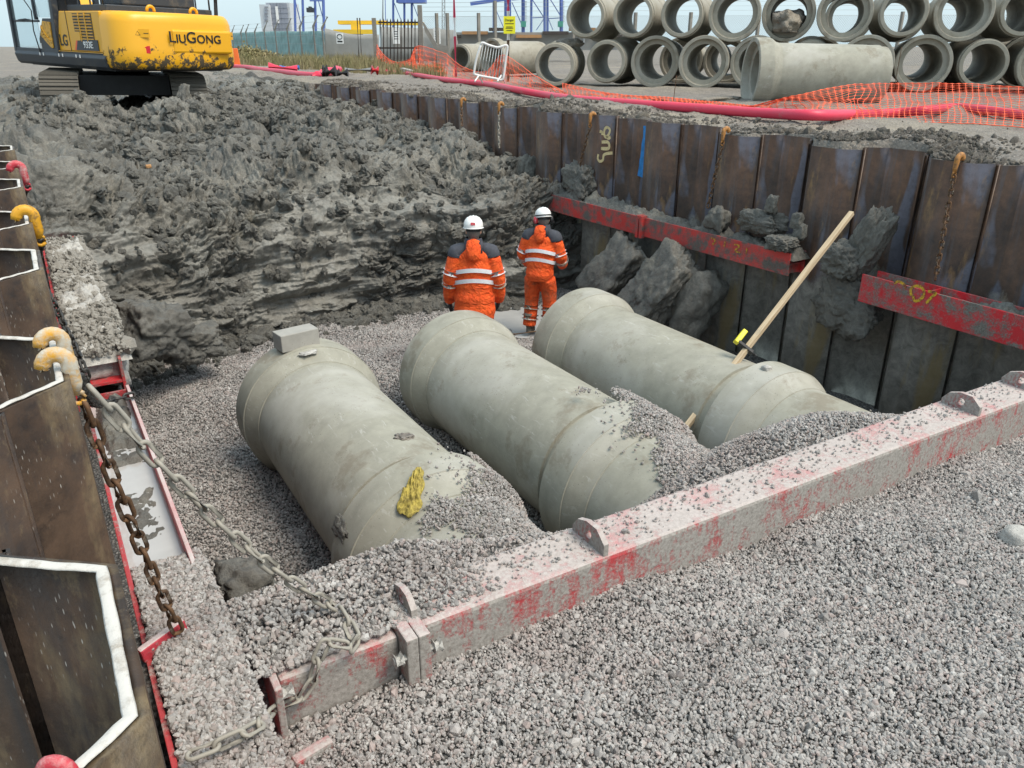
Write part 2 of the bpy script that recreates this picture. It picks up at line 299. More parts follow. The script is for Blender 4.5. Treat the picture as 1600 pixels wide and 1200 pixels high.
class MB:
    def __init__(s): s.v = []; s.f = []
    def poly(s, vs, fs):
        n = len(s.v); s.v += [tuple(float(c) for c in p) for p in vs]; s.f += [tuple(i + n for i in f) for f in fs]; return s
    def box(s, c, size, rot=None, taper=None):
        hx, hy, hz = (k / 2 for k in size)
        P = [Vector((x, y, z)) for z in (-hz, hz) for y in (-hy, hy) for x in (-hx, hx)]
        if taper: P = [Vector((p.x * (taper[0] if p.z > 0 else 1), p.y * (taper[1] if p.z > 0 else 1), p.z)) for p in P]
        if rot is not None: P = [rot @ p for p in P]
        c = Vector(c); return s.poly([p + c for p in P], [(0, 2, 3, 1), (4, 5, 7, 6), (0, 1, 5, 4), (2, 6, 7, 3), (0, 4, 6, 2), (1, 3, 7, 5)])
    def bar(s, a, b, wd, ht=None, up=(0, 0, 1)):
        a, b = Vector(a), Vector(b); d = (b - a); L = d.length; d.normalize(); u = Vector(up)
        if abs(d.dot(u)) > .98: u = Vector((1, 0, 0))
        x = d.cross(u).normalized(); z = x.cross(d).normalized()
        return s.box((a + b) / 2, (wd, L, ht or wd), Matrix((x, d, z)).transposed())
    def tube(s, pts, rad, n=8, closed=False, caps=True, ell=None):
        pts = [Vector(p) for p in pts]; m = len(pts); rad = rad if hasattr(rad, '__len__') else [rad] * m
        b = len(s.v); prev = None
        for i, p in enumerate(pts):
            d = (pts[(i + 1) % m] - pts[i - 1]) if closed else (pts[min(i + 1, m - 1)] - pts[max(i - 1, 0)])
            if prev is None: x, y = frame(d)
            else:
                dn = d.normalized(); x = prev - dn * prev.dot(dn)
                x = x.normalized() if x.length > 1e-6 else frame(d)[0]; y = dn.cross(x).normalized()
            prev = x; r = rad[i]
            for k in range(n):
                a = 2 * math.pi * k / n; s.v.append(tuple(p + x * (math.cos(a) * r) + y * (math.sin(a) * r * (ell or 1))))
        for i in range(m if closed else m - 1):
            for k in range(n):
                a0 = b + i * n + k; a1 = b + i * n + (k + 1) % n; c0 = b + ((i + 1) % m) * n + k; c1 = b + ((i + 1) % m) * n + (k + 1) % n
                s.f.append((a0, a1, c1, c0))
        if caps and not closed:
            s.f.append(tuple(b + k for k in range(n - 1, -1, -1))); s.f.append(tuple(b + (m - 1) * n + k for k in range(n)))
        return s
    def rings(s, rs, caps=True, close_ring=True):
        """loft through lists of equally many points"""
        b = len(s.v); n = len(rs[0])
        for r in rs: s.v += [tuple(float(c) for c in p) for p in r]
        for i in range(len(rs) - 1):
            for k in range(n if close_ring else n - 1):
                s.f.append((b + i * n + k, b + i * n + (k + 1) % n, b + (i + 1) * n + (k + 1) % n, b + (i + 1) * n + k))
        if caps: s.f.append(tuple(b + k for k in range(n - 1, -1, -1))); s.f.append(tuple(b + (len(rs) - 1) * n + k for k in range(n)))
        return s
    def prism(s, pts2, depth, axis='y', off=0.0):
        """2D outline (a,b) extruded along axis"""
        f = {'y': lambda a, b, t: (a, t, b), 'x': lambda a, b, t: (t, a, b), 'z': lambda a, b, t: (a, b, t)}[axis]
        n = len(pts2); b = len(s.v)
        for t in (off, off + depth): s.v += [f(p[0], p[1], t) for p in pts2]
        s.f.append(tuple(b + k for k in range(n))); s.f.append(tuple(b + n + k for k in range(n - 1, -1, -1)))
        for k in range(n): s.f.append((b + k, b + n + k, b + n + (k + 1) % n, b + (k + 1) % n))
        return s
    def mesh(s, name='m', smooth=False, auto=None):
        me = bpy.data.meshes.new(name); me.from_pydata(s.v, [], s.f)
        bm = bmesh.new(); bm.from_mesh(me); bmesh.ops.recalc_face_normals(bm, faces=bm.faces)
        if auto:
            for e in bm.edges: e.smooth = len(e.link_faces) == 2 and e.calc_face_angle(0) < R(auto)
        bm.to_mesh(me); bm.free()
        if smooth or auto: me.polygons.foreach_set('use_smooth', [True] * len(me.polygons))
        me.update(); return me
    def build(s, name, mat, parent=None, smooth=False, auto=None, bevel=0.0, loc=None, rot=None):
        o = link(name, s.mesh(name, smooth, auto), parent, mat, loc, rot)
        if bevel > 0:
            m = o.modifiers.new('bevel', 'BEVEL'); m.width = bevel; m.segments = 2; m.limit_method = 'ANGLE'
        return o
def np_mesh(name, verts, quads, smooth=True):
    me = bpy.data.meshes.new(name); verts = np.asarray(verts, np.float32); quads = np.asarray(quads, np.int32)
    me.vertices.add(len(verts)); me.vertices.foreach_set('co', verts.ravel())
    me.loops.add(quads.size); me.loops.foreach_set('vertex_index', quads.ravel())
    me.polygons.add(len(quads)); me.polygons.foreach_set('loop_start', np.arange(0, quads.size, quads.shape[1], dtype=np.int32))
    if smooth: me.polygons.foreach_set('use_smooth', np.ones(len(quads), bool))
    me.update(calc_edges=True); me.validate(); return me
def grid_quads(nu, nv):
    i, j = np.meshgrid(np.arange(nu - 1), np.arange(nv - 1), indexing='ij'); a = i * nv + j
    return np.stack([a, a + nv, a + nv + 1, a + 1], -1).reshape(-1, 4)
def text_mesh(body, size, extrude=.004, bold=0.0):
    cu = bpy.data.curves.new('lettering', 'FONT'); cu.body = body; cu.size = size; cu.extrude = extrude; cu.offset = bold
    cu.align_x = 'CENTER'; cu.align_y = 'CENTER'; o = bpy.data.objects.new('lettering_source', cu); COL.objects.link(o)
    bpy.context.view_layer.update(); dg = bpy.context.evaluated_depsgraph_get(); me = bpy.data.meshes.new_from_object(o.evaluated_get(dg))
    bpy.data.objects.remove(o); return me
def fbm(p, o=5): return MN.fractal(p, 1.0, 2.0, o)
def facet(p, tilt=.55):                        # broken faces: every cell gets its own height and slope
    d, pt = MN.voronoi(p); q = pt[0]; g = MN.noise_vector(q * 13.7); return g.x * .8 + (p - q).dot(g) * tilt * 2 - .5 * max(0, 1 - (d[1] - d[0]) * 6)
def clodn(p):                                   # rounded lumps with creases between
    d = MN.voronoi(p)[0]; return 1.0 - min(1.0, d[0] * 1.25) ** 2 - .35 * max(0, 1 - (d[1] - d[0]) * 7)
def lump_mesh(size, seed, sub=4, amp=.28, block=.35, flat=0.0):
    bm = bmesh.new(); bmesh.ops.create_icosphere(bm, subdivisions=sub, radius=1.0); off = Vector((seed * 7.3, seed * 3.1, seed * 1.7))
    for v in bm.verts:
        p = v.co.copy(); q = p.copy()
        m = max(abs(p.x), abs(p.y), abs(p.z)); q = q.lerp(p / m * .85, block)
        d = (amp * (.26 * facet(p * 6 + off, .8) + .20 * facet(p * 14 + off, .8)) if sub > 4 else 0) + amp * fbm(p * 1.3 + off, 4) + (amp * (.42 * facet(p * 1.5 + off) + .22 * facet(p * 4.1 + off)) if sub > 2 else 0) + amp * .25 * fbm(p * 7 + off, 3)
        q *= 1 + d
        if flat and q.z < -flat: q.z = -flat
        v.co = Vector((q.x * size[0], q.y * size[1], q.z * size[2]))
    me = bpy.data.meshes.new('lump'); bm.to_mesh(me); bm.free(); me.polygons.foreach_set('use_smooth', [True] * len(me.polygons)); return me
def lump(name, loc, size, seed, mat='clay', rot=(0, 0, 0), label=None, cat='clay lump', group=None, **k):
    o = link(name, lump_mesh(size, seed, **k), None, mat, loc, rot)
    return tag(o, label, cat, group) if label else o
# instancing of small loose pieces (stones, clods): geometry nodes on a point cloud
def scatter(name, pts, scales, protos, mat, kind_label, cat, parent=None, seed=0):
    rng = np.random.default_rng(seed); n = len(pts)
    me = bpy.data.meshes.new(name); me.vertices.add(n); me.vertices.foreach_set('co', np.asarray(pts, np.float32).ravel())
    a = me.attributes.new('sc', 'FLOAT_VECTOR', 'POINT'); sv = np.asarray(scales)[:, None] * rng.uniform(.75, 1.25, (n, 3)); a.data.foreach_set('vector', sv.astype(np.float32).ravel())
    a = me.attributes.new('rt', 'FLOAT_VECTOR', 'POINT'); a.data.foreach_set('vector', rng.uniform(0, 6.28, (n, 3)).astype(np.float32).ravel())
    a = me.attributes.new('ix', 'INT', 'POINT'); a.data.foreach_set('value', rng.integers(0, len(protos.objects), n).astype(np.int32))
    o = link(name, me, parent)
    ng = bpy.data.node_groups.new(name, 'GeometryNodeTree'); ng.interface.new_socket('Geometry', in_out='INPUT', socket_type='NodeSocketGeometry'); ng.interface.new_socket('Geometry', in_out='OUTPUT', socket_type='NodeSocketGeometry')
    N = ng.nodes; gi = N.new('NodeGroupInput'); go = N.new('NodeGroupOutput'); ip = N.new('GeometryNodeInstanceOnPoints'); ci = N.new('GeometryNodeCollectionInfo')
    ci.inputs['Collection'].default_value = protos; ci.inputs['Separate Children'].default_value = True; ci.inputs['Reset Children'].default_value = True
    def at(nm, ty):
        q = N.new('GeometryNodeInputNamedAttribute'); q.data_type = ty; q.inputs['Name'].default_value = nm; return q.outputs['Attribute']
    L = ng.links; L.new(gi.outputs[0], ip.inputs['Points']); L.new(ci.outputs[0], ip.inputs['Instance']); ip.inputs['Pick Instance'].default_value = True
    L.new(at('ix', 'INT'), ip.inputs['Instance Index']); L.new(at('sc', 'FLOAT_VECTOR'), ip.inputs['Scale'])
    e2r = N.new('FunctionNodeEulerToRotation'); L.new(at('rt', 'FLOAT_VECTOR'), e2r.inputs[0]); L.new(e2r.outputs[0], ip.inputs['Rotation'])
    L.new(ip.outputs[0], go.inputs[0])
    md = o.modifiers.new('scatter', 'NODES'); md.node_group = ng
    return tag(o, kind_label, cat, kind='stuff')
def proto_collection(name, mat, n, sub, amp, block, aspect):
    c = bpy.data.collections.new(name); rng = random.Random(3)
    for k in range(n):
        me = lump_mesh([rng.uniform(*a) for a in aspect], 11 + k * 3.7, sub=sub, amp=amp, block=block); me.materials.append(MAT[mat])
        if True: me.polygons.foreach_set('use_smooth', [False] * len(me.polygons))
        c.objects.link(bpy.data.objects.new(name + '_piece', me))
    return c
STONES = proto_collection('stone_pieces', 'stone', 16, 1, .36, .4, ((.8, 1.25), (.6, .95), (.45, .75)))
MUDST = proto_collection('muddy_stone_pieces', 'muddy_stone', 9, 1, .4, .4, ((.8, 1.25), (.6, .95), (.45, .75)))
CLODS = proto_collection('clod_pieces', 'clay', 9, 3, .42, .5, ((.8, 1.3), (.7, 1.1), (.5, .8)))
SOILC = proto_collection('soil_pieces', 'soil', 5, 2, .3, .3, ((.8, 1.3), (.7, 1.1), (.5, .8)))
def sstep(a, b, x): t = np.clip((x - a) / (b - a), 0, 1); return t * t * (3 - 2 * t)

# ================================================================== SETTING
PER = 1.46
def prof(Y, c, xin, xout):
    u = np.abs((np.asarray(Y, float) - c + PER / 2) % PER - PER / 2)
    return xin + (xout - xin) * np.clip((u - .205) / .32, 0, 1)
def right_x(Y): return prof(Y, 4.55, 7.72, 8.08)
def left_in(Y): return -.03 - .009 * (Y - 1.4)
GZ = 2.94                                   # general ground level beside the pit
def ground_h(X, Y):
    X, Y = np.asarray(X, float), np.asarray(Y, float)
    near = np.exp(-((X - 8.5) / .75) ** 2)
    h = GZ + .05 * np.sin(X * 1.3 + Y * .7) * np.exp(-X / 40) + .03 * np.sin(Y * 2.1 + X * .9)
    h = h + near * (.03 + .06 * np.sin(Y * 1.15 + .6) + .05 * np.sin(Y * 2.7)) + .16 * np.exp(-((Y - 3.6) / 1.6) ** 2) * np.exp(-((X - 9.0) / .9) ** 2)
    h = h - .06 * sstep(9.5, 14, X) + .0 * Y
    return np.where(Y > 60, GZ - .02, h)
def build_ground():
    xs = np.concatenate([np.linspace(0, 3.2, 75), np.linspace(3.3, 9, 60), np.linspace(9.3, 40, 45), np.geomspace(42, 1400, 22)])
    ys = np.concatenate([np.linspace(-30, .5, 12), np.linspace(.7, 14, 300), np.linspace(14.1, 34, 170), np.linspace(35, 70, 40), np.geomspace(74, 1700, 24)])
    X0 = np.where(ys < 25.5, right_x(ys) + .03, 8.1)
    V = np.zeros((len(xs), len(ys), 3))
    V[..., 0] = X0[None, :] + xs[:, None]; V[..., 1] = ys[None, :]
    V[..., 2] = ground_h(V[..., 0], V[..., 1])
    for i in range(len(xs)):
        if xs[i] > 9: break
        for j in range(len(ys)):
            if 0 < ys[j] < 34:
                p = Vector(V[i, j]); a = .05 if xs[i] < 2.2 else .03
                k = min(1, xs[i] / .12)
                V[i, j, 2] += k * (a * fbm(Vector((p.x * 1.6, p.y * 1.6, 0)), 6) + a * .55 * abs(fbm(Vector((p.x * 7, p.y * 7, 3)), 4)))
    V = np.concatenate([V[:1] + np.array([.004, 0, -1.6]), V], 0)                     # earth face behind the piles
    o = link('ground', np_mesh('ground', V.reshape(-1, 3), grid_quads(len(xs) + 1, len(ys))), None, 'soil'); tag(o, kind='structure')
    # ground beyond and left of the pit
    xs = np.concatenate([-np.geomspace(1200, 12, 26), np.linspace(-11, 8.09, 40)]); ys = np.concatenate([[30.0], np.linspace(31.5, 60, 60), np.geomspace(64, 1700, 22)])
    V = np.zeros((len(xs), len(ys), 3)); V[..., 0] = xs[:, None]; V[..., 1] = ys[None, :]
    V[..., 2] = GZ - .12 * (1 - sstep(31, 36, V[..., 1])) + .05 * np.sin(V[..., 0] * 1.1) * np.sin(V[..., 1] * .6)
    V[:, 0, 2] = 1.6
    o = link('ground', np_mesh('ground_far', V.reshape(-1, 3), grid_quads(len(xs), len(ys))), None, 'soil'); tag(o, kind='structure')
    xs = np.concatenate([-np.geomspace(200, 3, 12), np.linspace(-2.6, -.46, 12)]); ys = np.linspace(-30, 31.4, 60)
    V = np.zeros((len(xs), len(ys), 3)); V[..., 0] = xs[:, None] - .009 * np.clip(ys, 0, 30)[None, :]; V[..., 1] = ys[None, :]; V[..., 2] = 2.3
    o = link('ground', np_mesh('ground_side', V.reshape(-1, 3), grid_quads(len(xs), len(ys))), None, 'soil'); tag(o, kind='structure')
build_ground()

# ------------------------------------------------------------------ clay bank at the end of the dig
TOE_X = [-3, 0, .57, 1.4, 2.5, 4, 5.4, 6.1, 7.0, 8.4]; TOE_Y = [10.4, 10.5, 10.7, 11.0, 11.26, 11.37, 11.2, 10.7, 10.7, 10.9]
PR_D = np.array([-.6, -.15, 0, .06, .14, .30, .52, .80, 1.25, 2.0, 3.2, 5, 8, 11.5, 14, 17, 24])
PR_Z = np.array([-.05, .02, .16, .55, .95, 1.35, 1.72, 1.98, 2.14, 2.22, 2.26, 2.32, 2.38, 2.42, 2.66, 2.84, 2.90])
def bank_base(X, s):
    d = np.interp(s, PR_S, PR_D); z = np.interp(s, PR_S, PR_Z); Y = np.interp(X, TOE_X, TOE_Y) + d
    rr = sstep(6.4, 7.7, X); far = sstep(13.5, 19, Y)
    k = np.clip(d / 1.2, 0, 1)
    z = z + k * (rr * (.10 * far - .22 * (1 - far)) + .10 * np.sin(X * 1.7 + 1) * (1 - rr) + .32 * (1 - sstep(.2, 1.6, X)) * (1 - sstep(16, 20, Y)))
    z = z + k * .66 * np.exp(-((X - 3.3) / 1.5) ** 2 - ((Y - 19.9) / 1.2) ** 2) + k * .50 * np.exp(-((X - .9) / .9) ** 2 - ((Y - 20.3) / .9) ** 2) + k * .35 * np.exp(-((X - 4.6) / 1.0) ** 2 - ((Y - 21.2) / 1.2) ** 2) + k * .22 * np.exp(-((X - 5.3) / 1.2) ** 2 - ((Y - 15.5) / 2.5) ** 2) - k * .2 * np.exp(-((X - 1.0) / .5) ** 2 - ((Y - 16) / 3.0) ** 2)
    return Y, z
_seg = np.hypot(np.diff(PR_D), np.diff(PR_Z)); PR_S = np.concatenate([[0], np.cumsum(_seg)])
def build_bank():
    xs = np.concatenate([np.linspace(-2.2, -.3, 40), np.linspace(-.28, 8.0, 620)]); ss = np.concatenate([np.linspace(0, 3.6, 320), np.linspace(3.62, 8.5, 230), np.linspace(8.52, 16.5, 250), np.linspace(16.6, PR_S[-1], 90)])
    S, X = np.meshgrid(ss, xs); Y, Z = bank_base(X, S)
    P = np.stack([X, Y, Z], -1); dP = np.gradient(P, axis=1); dX = np.gradient(P, axis=0)
    N = np.cross(dX, dP); N /= np.linalg.norm(N, axis=-1, keepdims=True) + 1e-9
    out = P.copy(); CUT = np.zeros(P.shape[:2])
    for i in range(P.shape[0]):
        for j in range(P.shape[1]):
            p = Vector(P[i, j]); n = N[i, j]; s = ss[j]
            w_ = Vector((fbm(p * 1.1, 3), fbm(p * 1.1 + Vector((9, 2, 4)), 3), fbm(p * 1.1 + Vector((1, 7, 5)), 3))) * .28
            q = p + w_
            cut = MN.noise(Vector((p.x * .75 + 3, p.y * .4, p.z * 1.3)))       # smooth bucket-cut areas against crumbled ones
            k = min(1, max(.10, .33 + cut * 1.9)) if s < 2.5 else min(1, max(.2, .9 + cut * 1.4))
            lay = fbm(Vector((p.x * .9, p.y * .9, p.z * 4.5)), 4)               # bedding ledges
            d = .20 * fbm(p * .8, 4) + .11 * lay + (.30 * fbm(p * .42 + Vector((3, 8, 1)), 3) * min(1, max(0, (s - 2.5) / 1.5)))
            q2 = Vector((q.x, q.y, q.z * 1.5))
            d += k * (.17 * facet(q2 * 1.25) + .10 * facet(q2 * 2.9 + Vector((5, 1, 2))) + .055 * facet(q2 * 6.5, .8) + .022 * facet(q * 15, .8)) + .035 * abs(fbm(p * 7, 4))
            if k < .5: d += (.5 - k) * .05 * facet(q2 * .9 + Vector((3, 3, 3)), 1.2)
            if s < 4.2:                                                          # warped beds, each jutting out over the one below
                tb = (p.z * 1.15 + .85 * fbm(Vector((p.x * .5, p.y * .3, p.z * .5)), 3) + .20 * fbm(p * 1.9, 4)) % 1.0
                d += .20 * (tb ** 1.4 - .45) * min(1, max(0, (4.2 - s) / 1.2)) * (.55 + .6 * MN.noise(Vector((p.x * .8, 3, p.z))))
            else: d += .26 * facet(Vector((q.x * .75, q.y * .75, 1)), .7) * min(1, (s - 4.2) / 1.5)
            CUT[i, j] = min(1, max(0, (.40 - k) * 2.6)) * max(0, min(1, 1 - (s - 2.6) * 1.2))
            amp = min(1, max(0, s / .55)) * (1.0 if s < 4 else max(.75, 1.25 - s * .06))
            if s > 14: d *= .7
            out[i, j] += n * d * amp * 1.15
    me = np_mesh('clay_bank', out.reshape(-1, 3), grid_quads(len(xs), len(ss)))
    a = me.attributes.new('cut', 'FLOAT', 'POINT'); a.data.foreach_set('value', CUT.ravel().astype(np.float32))
    tag(link('clay_bank', me, None, 'clay'), kind='structure')
    return out, ss
BANK, BS = build_bank()

# ------------------------------------------------------------------ pipes in the pit: (axis x, axis z), joint positions
PIPE_X = (1.95, 3.68, 5.38); AX_Z = .64; RB, RBELL = .60, .70
Y_FAR, Y_NEAR = 7.36, 4.56
def gravel_h(X, Y):
    X, Y = np.asarray(X, float), np.asarray(Y, float)
    und = .03 * np.sin(X * 2.3 + 1) * np.sin(Y * 1.9) + .02 * np.sin(X * 5.1 + Y * 3.7) + .012 * np.sin(X * 11 - Y * 9)
    floor = .13 + .30 * np.exp(-((X - 4.1) / 1.2) ** 2 - ((Y - 8.3) / 1.1) ** 2) + .12 * np.exp(-((X - 2.6) / 1.2) ** 2 - ((Y - 8.6) / 1.3) ** 2) - .16 * np.exp(-((X - 6.3) / .7) ** 2 - ((Y - 9.8) / .9) ** 2)
    floor = floor - .22 * np.exp(-((X - .85) / .25) ** 2 - ((Y - 4.2) / .3) ** 2)
    front = 1.53 - .012 * X + .6 * und + .022 * np.sin(X * 3.1 + Y * 4.4) * np.sin(Y * 2.9 - X * 1.3)
    y1 = np.interp(X, [0, 1.0, 2.0, 2.8, 3.4, 4.2, 4.7, 5.3, 6.2, 8], [4.15, 4.1, 4.3, 4.15, 4.9, 5.3, 5.3, 4.9, 4.3, 4.2])
    top = np.interp(X, [0, .4, 1.2, 1.6, 2.2, 3.0, 4.0, 4.7, 5.6, 6.4, 8], [1.72, 1.74, 1.77, 1.62, 1.46, 1.36, 1.55, 1.58, 1.34, 1.22, 1.1])
    t = 1 - sstep(2.75, 1.0, 1.0) if False else np.clip((Y - 3.0) / (y1 - 3.0), 0, 1)
    back = top + (floor + und - top) * (t * t * (3 - 2 * t))
    return np.where(Y < 2.55, front, np.where(Y > 2.72, back, front + (back - front) * (Y - 2.55) / .17))
def build_gravel():
    xs = np.linspace(-.6, 7.95, 200); ys = np.linspace(-1.2, 11.7, 330)
    Y, X = np.meshgrid(ys, xs); Z = gravel_h(X, Y) - .012
    o = link('gravel_bed', np_mesh('gravel_bed', np.stack([X, Y, Z], -1).reshape(-1, 3), grid_quads(len(xs), len(ys))), None, 'gravelbed'); tag(o, kind='structure')
    rng = RNG
    def pts(n, x0, x1, y0, y1, jit):
        P = np.stack([rng.uniform(x0, x1, n), rng.uniform(y0, y1, n)], -1); z = gravel_h(P[:, 0], P[:, 1]) + rng.uniform(-jit, jit * .6, n)
        P = np.column_stack([P, z]); keep = np.ones(n, bool)
        for ax in PIPE_X: keep &= ~((np.hypot(P[:, 0] - ax, P[:, 2] - AX_Z) < RB - .005) & (P[:, 1] < Y_FAR))
        keep &= ~((P[:, 1] > 2.47) & (P[:, 1] < 2.70) & (P[:, 0] > .35))
        return P[keep]
    A = pts(180000, .33, 7.3, .3, 2.46, .008); B = pts(210000, .34, 7.6, 2.70, 11.2, .009)
    scatter('gravel', A, rng.lognormal(math.log(.0081), .36, len(A)), STONES, 'stone', 'loose grey and pinkish crushed stone filling in front of the red strut', 'gravel', seed=1)
    scatter('gravel', B, rng.lognormal(math.log(.0104), .28, len(B)), STONES, 'stone', 'crushed stone bedding around the buried concrete pipes', 'gravel', seed=2)
    # stones that slid onto the near pipes
    C = []
    for ax, (ya, yb, a0, a1, nn) in zip(PIPE_X, ((2.86, 4.42, -12, 62, 17000), (2.86, 4.66, -22, 60, 24000), (2.78, 3.45, 0, 70, 10000))):
        a = np.radians(rng.uniform(-30, 85, nn)); y = rng.uniform(ya, yb + .25, nn)
        ta = (np.degrees(a) - a0) / (a1 - a0); ty = (yb - y) / (yb - ya)
        lim = .62 * ta + .72 * ty
        wob = np.array([fbm(Vector((ax + q * 1.3, w_ * 2.2, 4)), 4) for q, w_ in zip(a, y)])
        pr = sstep(.26, .44, lim + .28 * wob) + .03 * (lim > .12)
        ok = rng.uniform(0, 1, nn) < pr
        r = np.where(y > Y_NEAR - .34, RBELL, np.where(y > Y_NEAR - .52, RB + .1 * (y - (Y_NEAR - .52)) / .18, RB)) + rng.uniform(0.002, .022, nn)
        Q = np.column_stack([ax + np.sin(a) * r, y, AX_Z + np.cos(a) * r]); C.append(Q[ok])
    C = np.concatenate(C)
    scatter('gravel', C, rng.lognormal(math.log(.0102), .28, len(C)), STONES, 'stone', 'stones spilled over the near bells of the laid pipes', 'gravel', seed=3)
    # toe rubble and loose clods on the bank
    nb = 2300; i = rng.integers(220, BANK.shape[0], nb) ; i = rng.integers(100, BANK.shape[0], nb); j = np.clip((rng.beta(2.2, 2.0, nb) * 640).astype(int) + 10, 0, BANK.shape[1] - 1)
    D = BANK[i, j] + np.column_stack([np.zeros(nb), -rng.uniform(0, .03, nb), rng.uniform(-.01, .03, nb)])
    nt_ = 3600; it = rng.integers(60, BANK.shape[0], nt_); jt = rng.integers(430, 840, nt_); jt = np.minimum(jt, BANK.shape[1] - 1)
    scatter('clods', BANK[it, jt] + np.array([0, 0, .01]), np.minimum(.17, rng.lognormal(math.log(.052), .6, nt_)), CLODS, 'clay', 'churned clay clods on the ground around the excavator tracks', 'clods', seed=14)
    scatter('clods', D, np.minimum(.11, rng.lognormal(math.log(.036), .65, nb)), CLODS, 'clay', 'crumbled lumps of dark grey clay over the bank', 'clods', seed=4)
    n = 1500; X = rng.uniform(.4, 6.6, n); Y = np.interp(X, TOE_X, TOE_Y) - np.abs(rng.normal(0, .32, n)) * np.interp(X, [0, 2, 4, 6], [1.6, 1.0, .8, .6]) + .1
    T = np.column_stack([X, Y, gravel_h(X, Y) + .015])
    scatter('clods', T, np.minimum(.13, rng.lognormal(math.log(.042), .6, n)), CLODS, 'clay', 'dark clay rubble fallen along the foot of the bank', 'clods', seed=5)
    # chips along the top of the right-hand ground edge
    n = 16000; Y = rng.uniform(1.5, 24, n); X = right_x(Y) + .05 + rng.exponential(.55, n); z = ground_h(X, Y) + .01
    scatter('stone_chips', np.column_stack([X, Y, z]), rng.lognormal(math.log(.011), .45, n), SOILC, 'soil', 'stone chips strewn along the ground behind the sheet piles', 'gravel', seed=6)
    n = 5200; Y = rng.uniform(1.5, 24, n); X = right_x(Y) + .04 + rng.exponential(.5, n); z = ground_h(X, Y) + .015
    scatter('soil_crumbs', np.column_stack([X, Y, z]), rng.lognormal(math.log(.02), .5, n), SOILC, 'soil', 'crumbs of brown soil heaped behind the sheet piles', 'soil', seed=7)
build_gravel()
# water lying at the foot of the bank
def puddle(name, cx, cy, z, rx, ry, seed):
    n = 40; vs = [(cx, cy, z)]; 
    for k in range(n):
        a = 2 * math.pi * k / n; r = 1 + .3 * fbm(Vector((math.cos(a) * 1.4 + seed, math.sin(a) * 1.4, seed)), 3); vs.append((cx + math.cos(a) * rx * r, cy + math.sin(a) * ry * r, z))
    m = MB(); m.poly(vs, [(0, 1 + k, 1 + (k + 1) % n) for k in range(n)]); return tag(m.build(name, 'water'), kind='structure')
puddle('puddle', 6.25, 9.75, .085, .85, .8, 3)

# ================================================================== SHEET PILE WALLS
def pile_mesh(inpan, xin, xout, z0, z1, th, rim):
    """one U pile, from interlock to interlock, local y along the wall, with clutches at both ends"""
    s = 1
    hw = PER / 4; mid = (xin + xout) / 2; fx, bx = (xin, xout) if inpan else (xout, xin)
    line = [(mid, -.365), (mid, -.345), (fx, -.205), (fx, .205), (mid, .345), (mid, .365)]
    L = [Vector(p) for p in line]; off = []
    for i, p in enumerate(L):
        d = (L[min(i + 1, len(L) - 1)] - L[max(i - 1, 0)]).normalized(); off.append(Vector((d.y, -d.x)) * th)
    pts = [tuple(p) for p in L] + [tuple(p + o) for p, o in reversed(list(zip(L, off)))]
    m = MB(); m.prism(pts, z1 - z0, 'z', z0)
    for e in (-.365, .365): m.box((mid, e, (z0 + z1) / 2), (.05, .03, z1 - z0 - .004))
    return m
wallR = empty('sheet_pile_wall', (7.9, 5, .0)); tag(wallR, 'long rusty corrugated steel sheet pile wall below the stacked pipes', 'pile wall')
meI = pile_mesh(True, 7.72, 8.08, -.5, 2.97, .014, 0).mesh('sheet_pile', auto=25); meO = pile_mesh(False, 7.72, 8.08, -.5, 2.97, .014, 0).mesh('sheet_pile', auto=25)
for k in range(-3, 28):
    yc = 4.55 + k * PER / 2; o = link('sheet_pile', meI if k % 2 == 0 else meO, wallR, 'pile')
    o.location = (-7.9, yc - 5, [0, .012, -.016, .02, -.008][k % 5] + (.03 if 5 <= k <= 8 else 0))
# the near left wall
wallL = empty('sheet_pile_wall', (-.2, 4, 0)); tag(wallL, 'row of rusty steel sheet piles with slurry-whitened top edges beside the red waler', 'pile wall')
mI = pile_mesh(True, 0, -.36, -.5, 3.1, .02, 0).mesh('sheet_pile', auto=25); mO = pile_mesh(False, 0, -.36, -.5, 3.1, .02, 0).mesh('sheet_pile', auto=25)
def rim_mesh(inpan, crust=True):
    fx, mid = (0, -.18) if inpan else (-.36, -.18); line = [(mid, -.36), (mid, -.345), (fx, -.205), (fx, .205), (mid, .345), (mid, .36)]
    pts = []
    for a, b in zip(line, line[1:]):
        n = max(2, int(math.dist(a, b) / .02))
        pts += [(a[0] + (b[0] - a[0]) * k / n, a[1] + (b[1] - a[1]) * k / n) for k in range(n)]
    path = [Vector((x - .008, y, 3.1 + .003 + .003 * MN.noise(Vector((x * 20, y * 20, 1))))) for x, y in pts]
    m = MB(); m.tube(path, [.0108 + .0025 * MN.noise(p * 14) for p in path], 8, ell=.32); return m.mesh('slurry_crust', smooth=True)
rI, rO = rim_mesh(True), rim_mesh(False)
ZL = {0: 0, 1: 0, 2: 0, 3: 0, 4: 0, 5: 0, 6: -.06, 7: -.05, 8: -.05, 9: -.06, 10: -.08, 11: -.08}
for k in range(-2, 13):
    yc = 1.225 + k * PER / 2; o = link('sheet_pile', mI if k % 2 == 0 else mO, wallL, 'pile_left')
    o.location = (left_in(yc) + .2, yc - 4, ZL.get(k, -.08 if k > 0 else 0))
    c = link('slurry_crust', rI if k % 2 == 0 else rO, o, 'rim')
